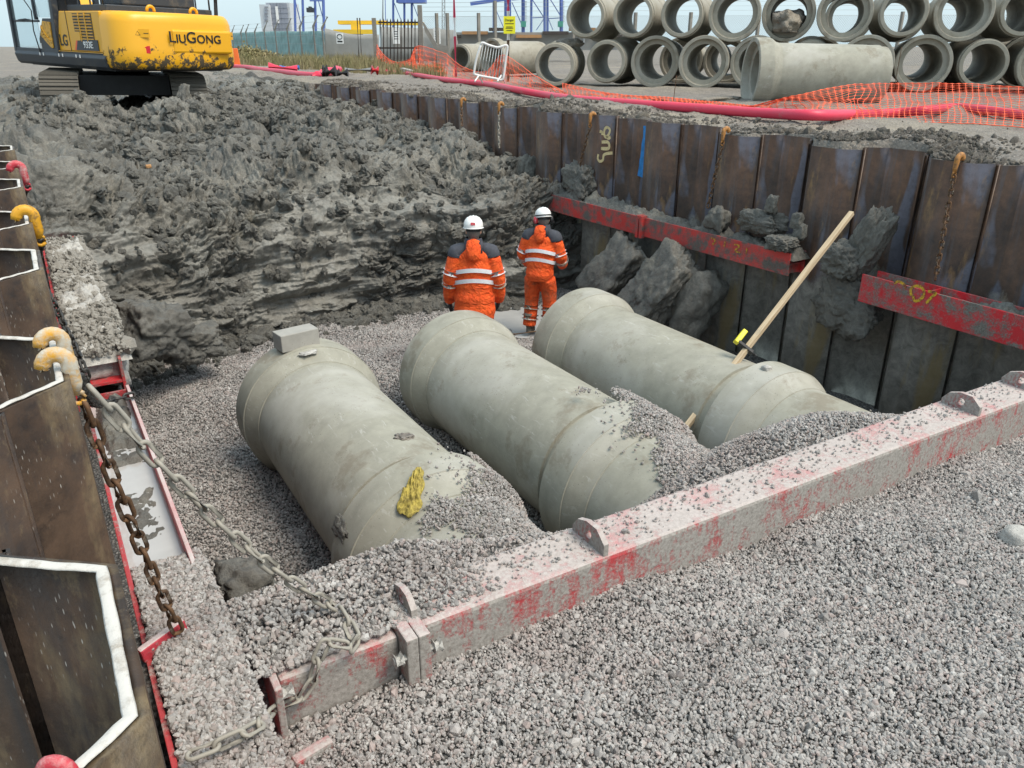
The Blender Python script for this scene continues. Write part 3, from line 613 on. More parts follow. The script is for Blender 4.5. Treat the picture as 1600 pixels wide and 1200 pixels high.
# painted marks on the right wall (strokes lying on the pan faces)
def stroke(name, pts, width, X, mat, parent, seed=0, z=0):
    m = MB(); P = [Vector((X, q[1], q[2])) for q in pts]; L = []; Rr = []
    for i, p in enumerate(P):
        d = (P[min(i + 1, len(P) - 1)] - P[max(i - 1, 0)]).normalized(); nrm = Vector((0, -d.z, d.y)); wd = width * (1 + .25 * MN.noise(p * 9)); L.append(p + nrm * wd / 2); Rr.append(p - nrm * wd / 2)
    n = len(P); m.poly(L + Rr, [(i, i + 1, n + i + 1, n + i) for i in range(n - 1)])
    o = m.build(name, mat, parent); o.matrix_parent_inverse = Matrix.Translation(parent.location).inverted(); return o
def smooth_path(pts, n=6):
    out = []; P = [np.array(p, float) for p in pts]; P = [2 * P[0] - P[1]] + P + [2 * P[-1] - P[-2]]
    for i in range(1, len(P) - 2):
        for k in range(n):
            t = k / n; out.append(.5 * ((2 * P[i]) + (-P[i - 1] + P[i + 1]) * t + (2 * P[i - 1] - 5 * P[i] + 4 * P[i + 1] - P[i + 2]) * t * t + (-P[i - 1] + 3 * P[i] - 3 * P[i + 1] + P[i + 2]) * t ** 3))
    out.append(P[-2]); return out
XF = 7.714
for g in ([(937, 205), (941, 207), (941, 211)], [(947, 215), (944, 210), (945, 202), (949, 199), (953, 203), (951, 210), (948, 214), (951, 216), (954, 214)], [(940, 222), (949, 222), (952, 227), (950, 232), (939, 232)], [(935, 241), (934, 248), (937, 252), (942, 250), (943, 243), (948, 240), (957, 239)]):
    stroke('spray_mark', smooth_path([px(x, y, XF) for x, y in g]), .045, XF, 'spray_cream', wallR)
stroke('spray_mark', smooth_path([px(x, y, 8.066) for x, y in ((1010, 197), (1009, 212), (1006, 235), (1003, 255), (1000, 276))]), .13, 8.066, 'spray_blue', wallR)

# ================================================================== WALERS AND STRUT
def waler(name, x0, x1, y0, y1, zt, h, mat, edge, label, stiff=(), wall_side=1):
    """H section laid on its side: two upright flanges and a web between"""
    o = empty(name, ((x0 + x1) / 2, (y0 + y1) / 2, zt - h)); tag(o, label, 'steel beam'); L = y1 - y0; hw = (x1 - x0) / 2
    MB().box((-hw + .011, 0, h / 2), (.022, L, h)).build('flange', mat, o, bevel=.004)
    MB().box((hw - .011, 0, h / 2), (.022, L, h)).build('flange', edge, o, bevel=.004)
    MB().box((0, 0, h / 2), (2 * hw - .044, L - .006, .018)).build('web', mat, o)
    for s in stiff: MB().box((0, s - (y0 + y1) / 2, h / 2), (2 * hw - .05, .016, h - .03)).build('stiffener', mat, o)
    return o
ZT = 1.75
wR1 = waler('waler_beam', 7.42, 7.70, 6.05, 13.3, ZT - .02, .27, 'waler_dark', 'waler_dark', 'scuffed dark red waler beam with crumbled clay on top behind the two workers', (6.1, 8.0, 10.0, 12.0))
wR1.rotation_euler.x = R(-.7)
MB().box((-.02, -.9, .135), (.36, .06, .32)).build('splice_plate', 'waler_dark', wR1, bevel=.004); MB().box((-.02, -.98, .135), (.36, .05, .32)).build('splice_plate', 'waler_dark', wR1, bevel=.004)
wR2 = waler('waler_beam', 7.42, 7.70, 1.6, 5.08, ZT + .01, .30, 'waler_bright', 'waler_bright', 'bright red waler beam with open trough and yellow paint mark', (1.7, 3.3, 4.35))
wL1 = waler('waler_beam', .0, .30, 2.06, 5.9, ZT, .30, 'waler', 'red_edge', 'red waler beam holding puddles and gravel beside the near sheet piles', (2.1, 5.85))
wL2 = waler('waler_beam', -.06, .30, 6.15, 10.9, ZT + .12, .36, 'waler_bright', 'waler_bright', 'red waler beam almost hidden under stony mud by the left piles', (7.5, 9.0))
# yellow sprayed scrawl on the bright waler, dashes on the dark one
def face_marks(parent, X, polys, mat, wd):
    for g in polys: stroke('spray_mark', smooth_path([px(x, y, X) for x, y in g], 5), wd, X, mat, parent)
face_marks(wR2, 7.416, [[(1397, 443), (1404, 440), (1412, 444), (1416, 450)], [(1424, 462), (1423, 452), (1430, 447), (1440, 449), (1444, 458), (1438, 468), (1429, 470), (1427, 462)], [(1450, 455), (1462, 458), (1455, 465), (1447, 474)]], 'spray_yellow', .03)
face_marks(wR1, 7.413, [[(830, 303), (834, 306), (831, 311)], [(842, 306), (840, 314)], [(848, 309), (852, 313), (849, 318), (856, 320)], [(1111, 375), (1117, 379), (1113, 386)], [(1133, 381), (1131, 389)], [(1147, 386), (1155, 389), (1148, 396), (1156, 399)], [(1167, 392), (1165, 401)]], 'spray_yellow', .02)
# strut across the pit
SY0, SY1, SZ0, SZ1, SX0, SX1 = 2.46, 2.76, 1.36, 1.75, .40, 7.42
strut = empty('strut_beam', (SX0, (SY0 + SY1) / 2, SZ0)); tag(strut, 'slurry-splashed red box section strut spanning the pit above the gravel', 'steel beam')
strut.rotation_euler = (0, 0, R(-.55))
def sl(x, y, z): return (x - SX0, y - (SY0 + SY1) / 2, z - SZ0)
XJ = pz(655, 1000, ZT)[0]
MB().box(sl((SX0 + .03 + XJ - .055) / 2, 2.61, 1.545), (XJ - .055 - SX0 - .03, .27, .37)).build('box_section', 'strut', strut, bevel=.018)
MB().box(sl((XJ + .055 + SX1) / 2, 2.61, 1.555), (SX1 - XJ - .055, .30, .39)).build('box_section', 'strut', strut, bevel=.02)
for dx in (-.0278, .0278): MB().box(sl(XJ + dx, 2.60, 1.53), (.0535, .42, .47)).build('flange_plate', 'strut', strut, bevel=.006)
for yy in (2.41, 2.79):
    for zz in (1.36, 1.67):
        m = MB()
        m.tube([sl(XJ - .11, yy, zz), sl(XJ + .11, yy, zz)], .017, 8); m.tube([sl(XJ - .105, yy, zz), sl(XJ - .07, yy, zz)], .034, 6); m.tube([sl(XJ + .07, yy, zz), sl(XJ + .105, yy, zz)], .034, 6)
        m.build('bolt', 'slurry', strut)
MB().box(sl(SX0 + .012, 2.61, 1.53), (.03, .40, .44)).build('end_plate', 'strut', strut, bevel=.006)
for yy, zz in ((2.44, 1.70), (2.44, 1.38), (2.78, 1.7)):
    m = MB(); m.tube([sl(SX0 + .02, yy, zz), sl(SX0 + .07, yy, zz)], .032, 6); m.build('bolt', 'slurry', strut)
def lug(x, yc=2.60, sc=.92):
    prof2 = [(-.14, 0), (-.14, .07), (-.07, .13), (.02, .13), (.10, .10), (.145, .04), (.145, 0)]; n = len(prof2); hole = [(.0 + .028 * math.cos(a), .062 + .028 * math.sin(a)) for a in np.linspace(0, 2 * math.pi, 13)[:-1]]
    bm = bmesh.new(); o_ = [bm.verts.new((0, a * sc, b * sc)) for a, b in prof2]; h_ = [bm.verts.new((0, a * sc, b * sc)) for a, b in hole]
    eo = [bm.edges.new((o_[i], o_[(i + 1) % n])) for i in range(n)]; eh = [bm.edges.new((h_[i], h_[(i + 1) % 12])) for i in range(12)]
    bmesh.ops.triangle_fill(bm, use_beauty=True, edges=eo + eh); r = bmesh.ops.extrude_face_region(bm, geom=list(bm.faces)); bmesh.ops.translate(bm, vec=(.028, 0, 0), verts=[v for v in r['geom'] if isinstance(v, bmesh.types.BMVert)])
    bmesh.ops.recalc_face_normals(bm, faces=bm.faces); me = bpy.data.meshes.new('lug'); bm.to_mesh(me); bm.free()
    return link('lifting_lug', me, strut, 'strut', sl(x, yc, 1.748))
for q in ((920, 850), (1500, 640), (1590, 605)): lug(pz(q[0], q[1], ZT)[0])
lug(pz(608, 920, ZT)[0], 2.62, .75)
# short red fittings near the strut end
o = tag(MB().box((0, 0, 0), (.20, .035, .07), Matrix.Rotation(R(22), 3, 'Z') @ Matrix.Rotation(R(-8), 3, 'Y')).build('lifting_bracket', 'red_edge', bevel=.008, loc=tuple(pz(255, 1000, 1.79))), 'small red steel bracket holding the end of a rusty chain in the gravel', 'bracket')
o = tag(MB().box((0, 0, 0), (.16, .05, .10), Matrix.Rotation(R(10), 3, 'Z')).build('steel_stub', 'strut', bevel=.01, loc=tuple(pz(490, 1184, 1.475))), 'short red steel stub half sunk in gravel below the strut end', 'steel stub')
# ---- what lies in the troughs
def trough_fill(name, x0, x1, y0, y1, z0, amp, mat, label, cat, seed, nx=26, step=.022, zfun=None, fr=9.0):
    xs = np.linspace(x0, x1, nx); ys = np.arange(y0, y1, step); V = np.zeros((nx, len(ys), 3))
    for i, x in enumerate(xs):
        for j, y in enumerate(ys):
            e = min(1, min(x - x0, x1 - x, y - y0, y1 - y) / .06); p = Vector((x + seed, y, 0))
            z = z0 + (zfun(x, y) if zfun else 0) + e * amp * (.45 + .6 * fbm(p * fr * .35, 4) + .5 * facet(p * fr * .6) + .3 * facet(p * fr * 1.5)) - (1 - e) * .05
            V[i, j] = (x, y, z)
    o = link(name, np_mesh(name, V.reshape(-1, 3), grid_quads(nx, len(ys))), None, mat); return tag(o, label, cat, kind='stuff')
trough_fill('clay_crumbs', 7.43, 7.74, 6.0, 12.9, 1.74, .13, 'clay', 'crumbled pale clay heaped along the dark red waler', 'clay', 1)
trough_fill('clay_crumbs', 7.44, 7.72, 1.7, 4.15, 1.70, .10, 'clay', 'crumbled clay in the trough of the bright red waler', 'clay', 2)
trough_fill('stony_mud', -.04, .38, 6.2, 10.6, 1.88, .11, 'slurry', 'pale stony mud caked over the waler by the left piles', 'mud', 3, fr=11)
trough_fill('gravel_bed', .02, .31, 1.9, 3.72, 1.70, .02, 'gravelbed', 'gravel lying in the trough of the red waler', 'gravel', 4, zfun=lambda x, y: .06 * math.sin((y - 1.9) / 1.82 * math.pi) - .10 * max(0, (y - 3.35)) * 2)
trough_fill('trough_mud', .02, .285, 3.80, 4.48, 1.632, .075, 'clay', 'mud bar across the water in the red waler', 'mud', 5)
trough_fill('trough_mud', .02, .285, 4.75, 5.9, 1.66, .09, 'clay', 'mud at the far end of the red waler trough', 'mud', 6)
m = MB(); m.poly([(.022, 3.3, 1.655), (.278, 3.3, 1.655), (.278, 5.86, 1.655), (.022, 5.86, 1.655)], [(0, 1, 2, 3)]); tag(m.build('puddle', 'water'), kind='structure')
n = 7600; X = RNG.uniform(.03, .34, n); Y = RNG.uniform(1.9, 3.62, n); Z = 1.72 + .06 * np.sin((Y - 1.9) / 1.82 * math.pi) - .2 * np.clip(Y - 3.35, 0, 1) + RNG.uniform(-.01, .012, n)
scatter('gravel', np.column_stack([X, Y, Z]), RNG.lognormal(math.log(.0125), .25, n), STONES, 'stone', 'loose stones filling the near end of the red waler trough', 'gravel', seed=8)
n = 4200; X = RNG.uniform(.35, 1.45, n); Y = RNG.uniform(2.5, 2.95, n); hgt = .05 * np.clip((1.40 - X) * 3, 0, 1) * np.clip((Y - 2.50) * 6, 0, 1); ok = RNG.uniform(0, 1, n) < np.clip((1.5 - X) * 2, .05, 1)
scatter('gravel', np.column_stack([X, Y, 1.755 + hgt * RNG.uniform(0, 1, n)])[ok], RNG.lognormal(math.log(.0118), .25, ok.sum()), STONES, 'stone', 'stones heaped on the end of the strut', 'gravel', seed=9)
n = 1300; X = 1.2 + RNG.uniform(0, 1, n) ** 1.6 * 6; Y = 2.475 + RNG.beta(1.6, 1.0, n) * .27 - .0096 * (X - .4)
scatter('gravel', np.column_stack([X, Y, np.full(n, 1.756)]), RNG.lognormal(math.log(.0062), .4, n), STONES, 'stone', 'small chips scattered over the top of the strut', 'gravel', seed=10)
n = 5200; X = RNG.uniform(-.02, .38, n); Y = RNG.uniform(6.2, 10.5, n)
scatter('stony_mud', np.column_stack([X, Y, 1.915 + .04 * np.sin(Y * 3) + RNG.uniform(-.02, .04, n)]), RNG.lognormal(math.log(.015), .5, n), MUDST, 'stone', 'pale stones stuck in the mud on the far left waler', 'stones', seed=11)

# ================================================================== CONCRETE PIPES
def pipe_mesh(L=2.80, rb=RB, rbell=RBELL, bore=.475, nseg=72):
    """lathe along +y: bell face at y=0 with a socket, spigot end at y=L"""
    pr = [(0.0, rbell - .015), (.012, rbell), (.305, rbell), (.308, rbell - .009), (.345, rbell - .018), (.44, rb + .02), (.49, rb + .009), (.493, rb), (L - .16, rb), (L - .155, rb - .025), (L - .012, rb - .028), (L, rb - .04),
          (L, bore + .004), (L - .006, bore), (.16, bore), (.155, bore + .06), (.15, rb - .01), (.02, rb + .005), (0.0, rb + .015)]
    m = MB(); rs = []
    for k in range(nseg):
        a = 2 * math.pi * k / nseg; rs.append([(math.sin(a) * r, y, math.cos(a) * r) for y, r in pr])
    n = len(pr)
    for r in rs: m.v += r
    for k in range(nseg):
        for i in range(n): m.f.append((k * n + i, k * n + (i + 1) % n, ((k + 1) % nseg) * n + (i + 1) % n, ((k + 1) % nseg) * n + i))
    return m.mesh('concrete_pipe', auto=32)
PM = pipe_mesh()
def pipe(name, me, loc, rot, label, group=None, mat='pipe'):
    o = link(name, me, None, mat, loc, rot); return tag(o, label, 'pipe', group)
PIT = ('pipe with a concrete block on its far bell', 'pipe between the other two laid pipes, ending near the workers', 'pipe with a timber staff leaning across it')
PITN = ('pipe with a yellow rag on its bell, half buried in gravel', 'pipe with gravel heaped over its bell, between two others', 'pipe with a small crusted lifting eye on top of its bell')
for k, x in enumerate(PIPE_X):
    pipe('concrete_pipe', PM, (x, Y_FAR, AX_Z), (0, R(40 * k), math.pi), 'large grey concrete ' + PIT[k])
    pipe('concrete_pipe', PM, (x, Y_NEAR, AX_Z), (0, R(70 + 50 * k), math.pi), 'large grey concrete ' + PITN[k])
def on_pipe(xp_, yp_, k, near, extra=0.0):
    """point of the k-th pit pipe surface seen at a pixel"""
    d = ray(xp_, yp_); t = 0
    for i in range(3000):
        t += .004; p = CAM + d * t; yy = (Y_NEAR if near else Y_FAR) - p[1]
        r = RBELL if 0 <= yy < .33 else (RB + .1 * (1 - (yy - .33) / .2) if yy < .53 else RB)
        if yy > 0 and math.hypot(p[0] - PIPE_X[k], p[2] - AX_Z) < r: return p
    return p
# lifting eye crust on pipe 3
q = on_pipe(1197, 577, 2, True); lump('lifting_eye', tuple(q + np.array([0, 0, .012])), (.045, .045, .03), 2, 'slurry', label='small crusted metal lifting eye on the bell under the timber staff', cat='lifting eye', sub=3)
# concrete block
q = on_pipe(466, 540, 0, False)
blk = MB().box((0, 0, .075), (.39, .20, .17)).build('concrete_block', 'conc', bevel=.008, loc=(q[0] + .0, Y_FAR - .15, AX_Z + RBELL - .012), rot=(0, 0, R(8))); tag(blk, 'rectangular grey concrete block lying on a pipe bell', 'block')
for (x, y, sz, mt, lb, sd_) in ((632, 683, (.075, .06, .016), 'soil', 'brown pat of mud smeared on the pipe that carries the concrete block', 3.3), (533, 826, (.06, .12, .014), 'clay', 'grey mud crumbs stuck to the side of the pipe with the rag', 5.7), (480, 552, (.09, .05, .012), 'slurry', 'pale mortar smear beside the concrete block', 7.9)):
    near_ = y > 690; q = on_pipe(x, y, 0, near_); up_ = Vector((q[0] - PIPE_X[0], 0, q[2] - AX_Z)).normalized(); o = lump('mud_pat', tuple(q), sz, sd_, mt, (0, math.atan2(up_.x, up_.z), 0), lb, 'mud', sub=4, amp=.5)
# yellow rag: crumpled sheets lying on the bell
def rag(cx, cy, w_, h_, ang, seed, k):
    n = 34; V = np.zeros((n, n, 3)); P0 = on_pipe(cx, cy, k, True)
    for i in range(n):
        for j in range(n):
            u, v = 2 * i / (n - 1) - 1, 2 * j / (n - 1) - 1; u, v = .5 * u * math.sqrt(1 - v * v / 2), .5 * v * math.sqrt(1 - u * u / 2)
            e = 1.0 + .65 * MN.noise(Vector((math.atan2(v, u) * 1.2, seed, 0)))
            a = u * w_ * e; b = v * h_ * e; x = a * math.cos(ang) - b * math.sin(ang); y = a * math.sin(ang) + b * math.cos(ang)
            X = P0[0] + x; Y = P0[1] + y; rr = RBELL if Y > Y_NEAR - .33 else RB + .1 * max(0, 1 - (Y_NEAR - .33 - Y) / .2)
            base = AX_Z + math.sqrt(max(.01, rr ** 2 - (X - PIPE_X[k]) ** 2))
            f = abs(MN.noise(Vector((u * 4 + seed, v * 10, seed)))) * .075 + abs(fbm(Vector((u * 9, v * 13 + seed, 2)), 3)) * .03
            V[i, j] = (X, Y, base + .006 + f * (1 - min(1, 4 * (u * u + v * v)) ** 3 * .8))
    o = link('cloth', np_mesh('cloth', V.reshape(-1, 3), grid_quads(n, n)), None, 'rag'); s = o.modifiers.new('thick', 'SOLIDIFY'); s.thickness = .004; return o
tag(rag(649, 757, .25, .12, R(52), 1.3, 0), 'twisted dirty yellow rag on the bell of the gravel-strewn pipe', 'rag')
tag(rag(641, 787, .16, .17, R(-20), 4.1, 0), 'crumpled brownish yellow rag just below the twisted one', 'rag')

# ================================================================== CHAINS AND HOOKS
def link_mesh(L=.12, W_=.056, r=.0082, n=8):
    pts = []; hw = W_ / 2 - r; hl = L / 2 - r - hw
    for a in np.linspace(-90, 90, 7): pts.append((hl + hw * math.cos(R(a)), hw * math.sin(R(a)), 0))
    for a in np.linspace(90, 270, 7): pts.append((-hl + hw * math.cos(R(a)), hw * math.sin(R(a)), 0))
    m = MB(); m.tube(pts, r, n, closed=True); return m.mesh('chain_link', smooth=True)
LINKS = {m: link_mesh() for m in ('chain_rust', 'chain_mud', 'chain_dark')}; LINKS['small'] = link_mesh(.10, .055, .0095, 6)
def chain(path, mat, label, small=False, group=None, twist0=.4):
    P = [Vector(p) for p in smooth_path(path, 14)]; root = empty('chain', tuple(P[0])); tag(root, label, 'chain', group); me = LINKS['small' if small else mat]
    if small: me = LINKS.setdefault('small' + mat, me.copy())
    pitch = (.105 - .042) if small else (.12 - .033); acc = pitch / 2; k = 0
    for a, b in zip(P, P[1:]):
        L = (b - a).length
        while acc <= L:
            p = a + (b - a) * (acc / L); d = (b - a).normalized(); x, y = frame(d); tw = twist0 + k * math.pi / 2 + .25 * math.sin(k * 2.3)
            yy = x * math.cos(tw) + y * math.sin(tw); zz = d.cross(yy)
            o = link('link', me, root, mat); o.matrix_local = Matrix.Translation(p - P[0]) @ Matrix((d, yy, zz)).transposed().to_4x4(); k += 1; acc += pitch
        acc -= L
    return root
def sag(a, b, s, n=5):
    a, b = np.array(a, float), np.array(b, float); return [a + (b - a) * t + np.array([0, 0, -4 * s * t * (1 - t)]) for t in np.linspace(0, 1, n)]
def hook(loc, rz, mat, label, sc=1.0):
    """pile hook: thick hooked plate over the pile edge, shank and shackle eye below"""
    o = empty('pile_hook', loc, rz); tag(o, label, 'hook'); c = []
    for a in np.linspace(200, -20, 12): c.append((.055 * math.cos(R(a)) * sc, 0, .055 * math.sin(R(a)) * sc + .01))
    c += [(.06 * sc, 0, -.08 * sc), (.05 * sc, 0, -.14 * sc)]
    m = MB(); m.tube([Vector(p) for p in c], [.018 * sc] + [.030 * sc] * (len(c) - 3) + [.026 * sc, .02 * sc], 10, ell=1.25); m.build('hook_body', mat, o, smooth=True)
    ring = [(.055 * sc + .03 * sc * math.cos(a), 0, -.155 * sc + .034 * sc * math.sin(a)) for a in np.linspace(0, 2 * math.pi, 13)[:-1]]
    MB().tube(ring, .0125 * sc, 8, closed=True).build('eye', mat, o, smooth=True); return o
hA = np.array([left_in(2.6) - .01, 2.78, 3.115]); hB = np.array([left_in(2.5) - .01, 2.56, 3.115])
hook(tuple(hA), R(8), 'hook_yellow', 'slurry-caked yellow hook on the pile edge, the one without the two long chains', .6); hook(tuple(hB), R(-10), 'hook_yellow', 'yellow hook on the pile edge from which two long chains hang', .64)
hC = np.array([left_in(5.5) - .01, 5.48, 3.055]); hook(tuple(hC), 0, 'hook_clean', 'clean orange-yellow hook without slurry on a left pile', .85)
hD = np.array([left_in(7.1) - .01, 7.9, 3.04]); hook(tuple(hD), 0, 'hook_red', 'red hook on a left pile beyond the clean yellow hook', .85)
q = pz(92, 1212, 3.1); hook((q[0], q[1], 3.095), R(-35), 'hook_red', 'chalky red hook on the angled edge of the pile with brown flaking', .33)
eB = hB + np.array([.045, 0, -.12]); eyeW = pz(278, 985, 1.83)
chain([eB, eB * .66 + eyeW * .34 + np.array([.0, 0, -.03]), eB * .33 + eyeW * .67 + np.array([0, 0, -.04]), eyeW], 'chain_rust', 'rusty chain hanging from the yellow hook down to the red bracket')
eS = pz(525, 950, 1.80)
front = [py(507, 1010, 2.44), py(478, 1080, 2.435), py(428, 1110, 2.42)]
tailp = [pz(400, 1135, 1.80), pz(350, 1160, 1.82), pz(300, 1180, 1.82)]
mid = sag(eB + np.array([.03, .0, .04]), eS, .10, 6)
chain(mid + [np.array([eS[0] + .01, 2.66, 1.80]), np.array([eS[0] - .0, 2.47, 1.78])] + front + tailp, 'chain_mud', 'slurry-coated chain sagging from the yellow hook to the strut and over its face', twist0=0)
eC = hC + np.array([.05, 0, -.13])
chain([eC, pz(62, 425, 2.5), pz(92, 490, 2.25), pz(125, 560, 2.12), pz(140, 600, 1.95)], 'chain_dark', 'black chain hanging from the clean yellow hook over the stony mud', small=True)
chain([hA + np.array([.045, 0, -.12]), pz(150, 632, 2.0), pz(175, 625, 1.82), pz(205, 618, 1.79)], 'chain_dark', 'short black chain looped over the red waler flange', small=True)
chain([hD + np.array([.05, 0, -.13]), pz(30, 330, 2.4), pz(48, 380, 2.15), pz(66, 430, 2.0)], 'chain_dark', 'thin black chain below the distant red hook', small=True)
HL = iter(('orange hook on the pile above the bright red waler', 'small rusty hook on the pile above the pale clay block', 'small rusty hook beside the cream spray mark', 'small hook on the pile above the thin muddy chain', 'small hook on the farthest hooked pile'))
for (x, y, x2, y2, lb, mt) in ((1497, 258, 1461, 440, 'rusty chain on an orange hook hanging into the bright red waler', 'chain_rust'), (1133, 212, 1106, 325, 'rusty chain hanging to the clay on the dark red waler', 'chain_rust'), (925, 187, 905, 262, 'short rusty chain beside the cream spray mark', 'chain_rust'), (782, 166, 780, 228, 'thin muddy chain near the far end of the pile wall', 'chain_mud'), (723, 158, 722, 195, 'small rusty chain where clay reaches up the far piles', 'chain_rust')):
    a = px(x, y, 7.69); b = px(x2, y2, 7.60); hl_ = next(HL); hook((7.70, a[1], 2.985), math.pi, 'hook_orange', hl_, .8)
    chain([a + np.array([-.03, 0, -.1]), (a + b) / 2 + np.array([-.02, 0, -.05]), b], mt, lb, small=True)

# ================================================================== TIMBER STAFF WITH LASER RECEIVER
A = px(1060, 683, 4.62); d2 = ray(1160, 553); B = CAM + d2 * 0
best = None
for t in np.arange(3, 9, .01):
    p = CAM + ray(1155, 560) * t
    yy = Y_NEAR - p[1]; r_ = (RBELL if 0 <= yy else RB) + .035
    if math.hypot(p[0] - PIPE_X[2], p[2] - AX_Z) < r_: best = p; break
B = best
dt = ray(1335, 335); M_ = np.stack([B - A, -dt], 1); sol = np.linalg.lstsq(M_, CAM - A, rcond=None)[0]; T = A + (B - A) * sol[0]
print('STAFF', A, B, T, np.linalg.norm(T - A))
dirv = (T - A) / np.linalg.norm(T - A); A2 = A - dirv * .35; Ls = np.linalg.norm(T - A2)
staff = empty('timber_staff', tuple(A2)); zq = Vector(dirv).to_track_quat('Z', 'Y'); staff.rotation_mode = 'QUATERNION'; staff.rotation_quaternion = zq
tag(staff, 'long square timber staff leaning up over a pipe towards the pile wall', 'staff')
MB().box((0, 0, Ls / 2), (.05, .045, Ls)).build('timber', 'timber', staff, bevel=.003)
P_ = A + (B - A) * 1.12; q = staff.matrix_basis.inverted() @ Vector(P_)
rec = empty('laser_receiver'); rec.rotation_mode = 'QUATERNION'
pr_ = CAM + ray(1160, 530) * np.linalg.norm(B - CAM) * 1.0
zl = float(np.dot(pr_ - A2, dirv)); base = A2 + dirv * zl
rec.location = tuple(base); rec.rotation_quaternion = zq; tag(rec, 'yellow laser receiver clamped to the timber staff', 'laser receiver')
side = Vector(-RT * .9 + UP * .25); side = (zq.inverted() @ side); side.z = 0; side.normalize(); ang = math.atan2(side.y, side.x); Mz = Matrix.Rotation(ang, 3, 'Z')
MB().box(Mz @ Vector((.115, 0, .04)), (.05, .07, .16), Mz).build('receiver_body', 'laser', rec, bevel=.008); MB().box(Mz @ Vector((.113, -.037, .05)), (.03, .004, .06), Mz).build('display', 'white', rec)
MB().box(Mz @ Vector((.02, 0, -.02)), (.17, .075, .03), Mz).build('clamp', 'exc_black', rec, bevel=.004); MB().tube([Mz @ Vector((-.06, 0, -.02)), Mz @ Vector((-.11, 0, -.02))], .014, 8).build('clamp_screw', 'exc_black', rec)

# ================================================================== LOOSE CLAY AND ROCKS
def lump_px(name, x, y, X=None, z=None, Y=None, size=(.2, .2, .2), seed=1, label='', mat='clay', rot=(0, 0, 0), cat='clay lump', **k):
    p = px(x, y, X) if X is not None else (pz(x, y, z) if z is not None else py(x, y, Y)); return lump(name, tuple(p), size, seed, mat, rot, label, cat, **k)
lump_px('clay_slab', 955, 425, X=7.2, size=(.20, .40, .62), seed=3, rot=(R(28), R(24), 0), label='dark slab of clay leaning on the pile wall nearest the workers', block=.8, amp=.24, sub=5)
lump_px('clay_slab', 1030, 450, X=7.05, size=(.24, .42, .62), seed=5, rot=(R(22), R(26), 0), label='broad smooth slab of clay leaning against the pile wall beside a darker one', block=.8, amp=.24, sub=5)
lump_px('clay_lump', 1085, 480, X=7.3, size=(.30, .28, .5), seed=8, rot=(R(10), R(15), 0), label='ragged clay lump against the pile wall right of the leaning slabs')
lump_px('clay_lump', 1352, 385, X=7.64, size=(.13, .20, .50), seed=14, rot=(R(24), R(4), R(4)), label='tall clay lump stuck between the two walers behind the staff', amp=.30, sub=5)
lump_px('clay_lump', 1315, 405, X=7.55, size=(.16, .24, .22), seed=16, label='crumbly clay packed at the end of the bright red waler', amp=.30, sub=5)
lump_px('clay_lump', 1325, 478, X=7.66, size=(.15, .42, .36), seed=18, label='hanging mass of dark clay below the bright red waler end', amp=.30, sub=5)
lump_px('clay_lump', 1190, 347, X=7.6, size=(.14, .34, .16), seed=20, label='pale clay heap at the near end of the dark red waler', amp=.30, sub=5)
lump_px('clay_lump', 1122, 342, X=7.56, size=(.13, .17, .17), seed=21, label='pale angular clay block at the foot of a hanging chain', mat='clay', block=.7)
lump_px('clay_lump', 1222, 380, X=7.4, size=(.17, .2, .1), seed=22, label='flat clay cake drooping over the near end of the dark red waler', amp=.30, sub=5)
for (x, y, s, sd_, lb) in ((1206, 320, .09, 23, 'upright pointed clay flake on the dark red waler'), (1246, 345, .08, 25, 'light grey clay flake beside the pile corner'), (1250, 362, .085, 27, 'lower light grey clay flake beside the pile corner')):
    lump_px('clay_flake', x, y, X=7.55, size=(.05, s * .9, s * 1.3), seed=sd_, label=lb, mat='clay', block=.7, sub=4)
lump_px('clay_lump', 905, 285, X=7.62, size=(.18, .35, .33), seed=29, label='clay heaped against the piles above the far waler end', amp=.30, sub=5)
lump_px('clay_smear', 858, 240, X=7.86, size=(.12, .20, .62), seed=36, label='tall streak of clay stuck to the far piles', amp=.3)
lump_px('clay_lump', 238, 515, Y=9.5, size=(.42, .36, .36), seed=33, rot=(0, R(14), R(25)), label='big squared clay block at the foot of the bank by the left waler', block=.75, amp=.24, sub=5)
lump_px('clay_lump', 300, 535, Y=9.8, size=(.40, .30, .22), seed=35, label='low clay block beside the big squared one', block=.6, amp=.26, sub=5)
lump_px('clay_lump', 150, 560, Y=6.55, size=(.24, .32, .20), seed=39, label='mud block on the near end of the buried left waler', mat='slurry', block=.7, amp=.2)
lump_px('clay_lump', 170, 625, X=.17, size=(.14, .35, .10), seed=40, label='brown mud slab in the waler trough under the chains', block=.6)
lump_px('clay_lump', 385, 908, z=.95, size=(.17, .19, .13), seed=41, label='dark wet clay clod in the gravel behind the strut end', amp=.35, mat='clay')
lump_px('rock', 1588, 838, z=1.495, size=(.085, .075, .06), seed=43, label='smooth slurry-coated stone lying on the gravel at the right', mat='slurry', cat='stone', amp=.15, sub=3)
lump_px('rock', 232, 205 + 55, Y=12.6, size=(.045, .035, .03), seed=44, label='small broken red brick piece in the clay bank', mat='rail', cat='brick', sub=3, block=.95, amp=.12)
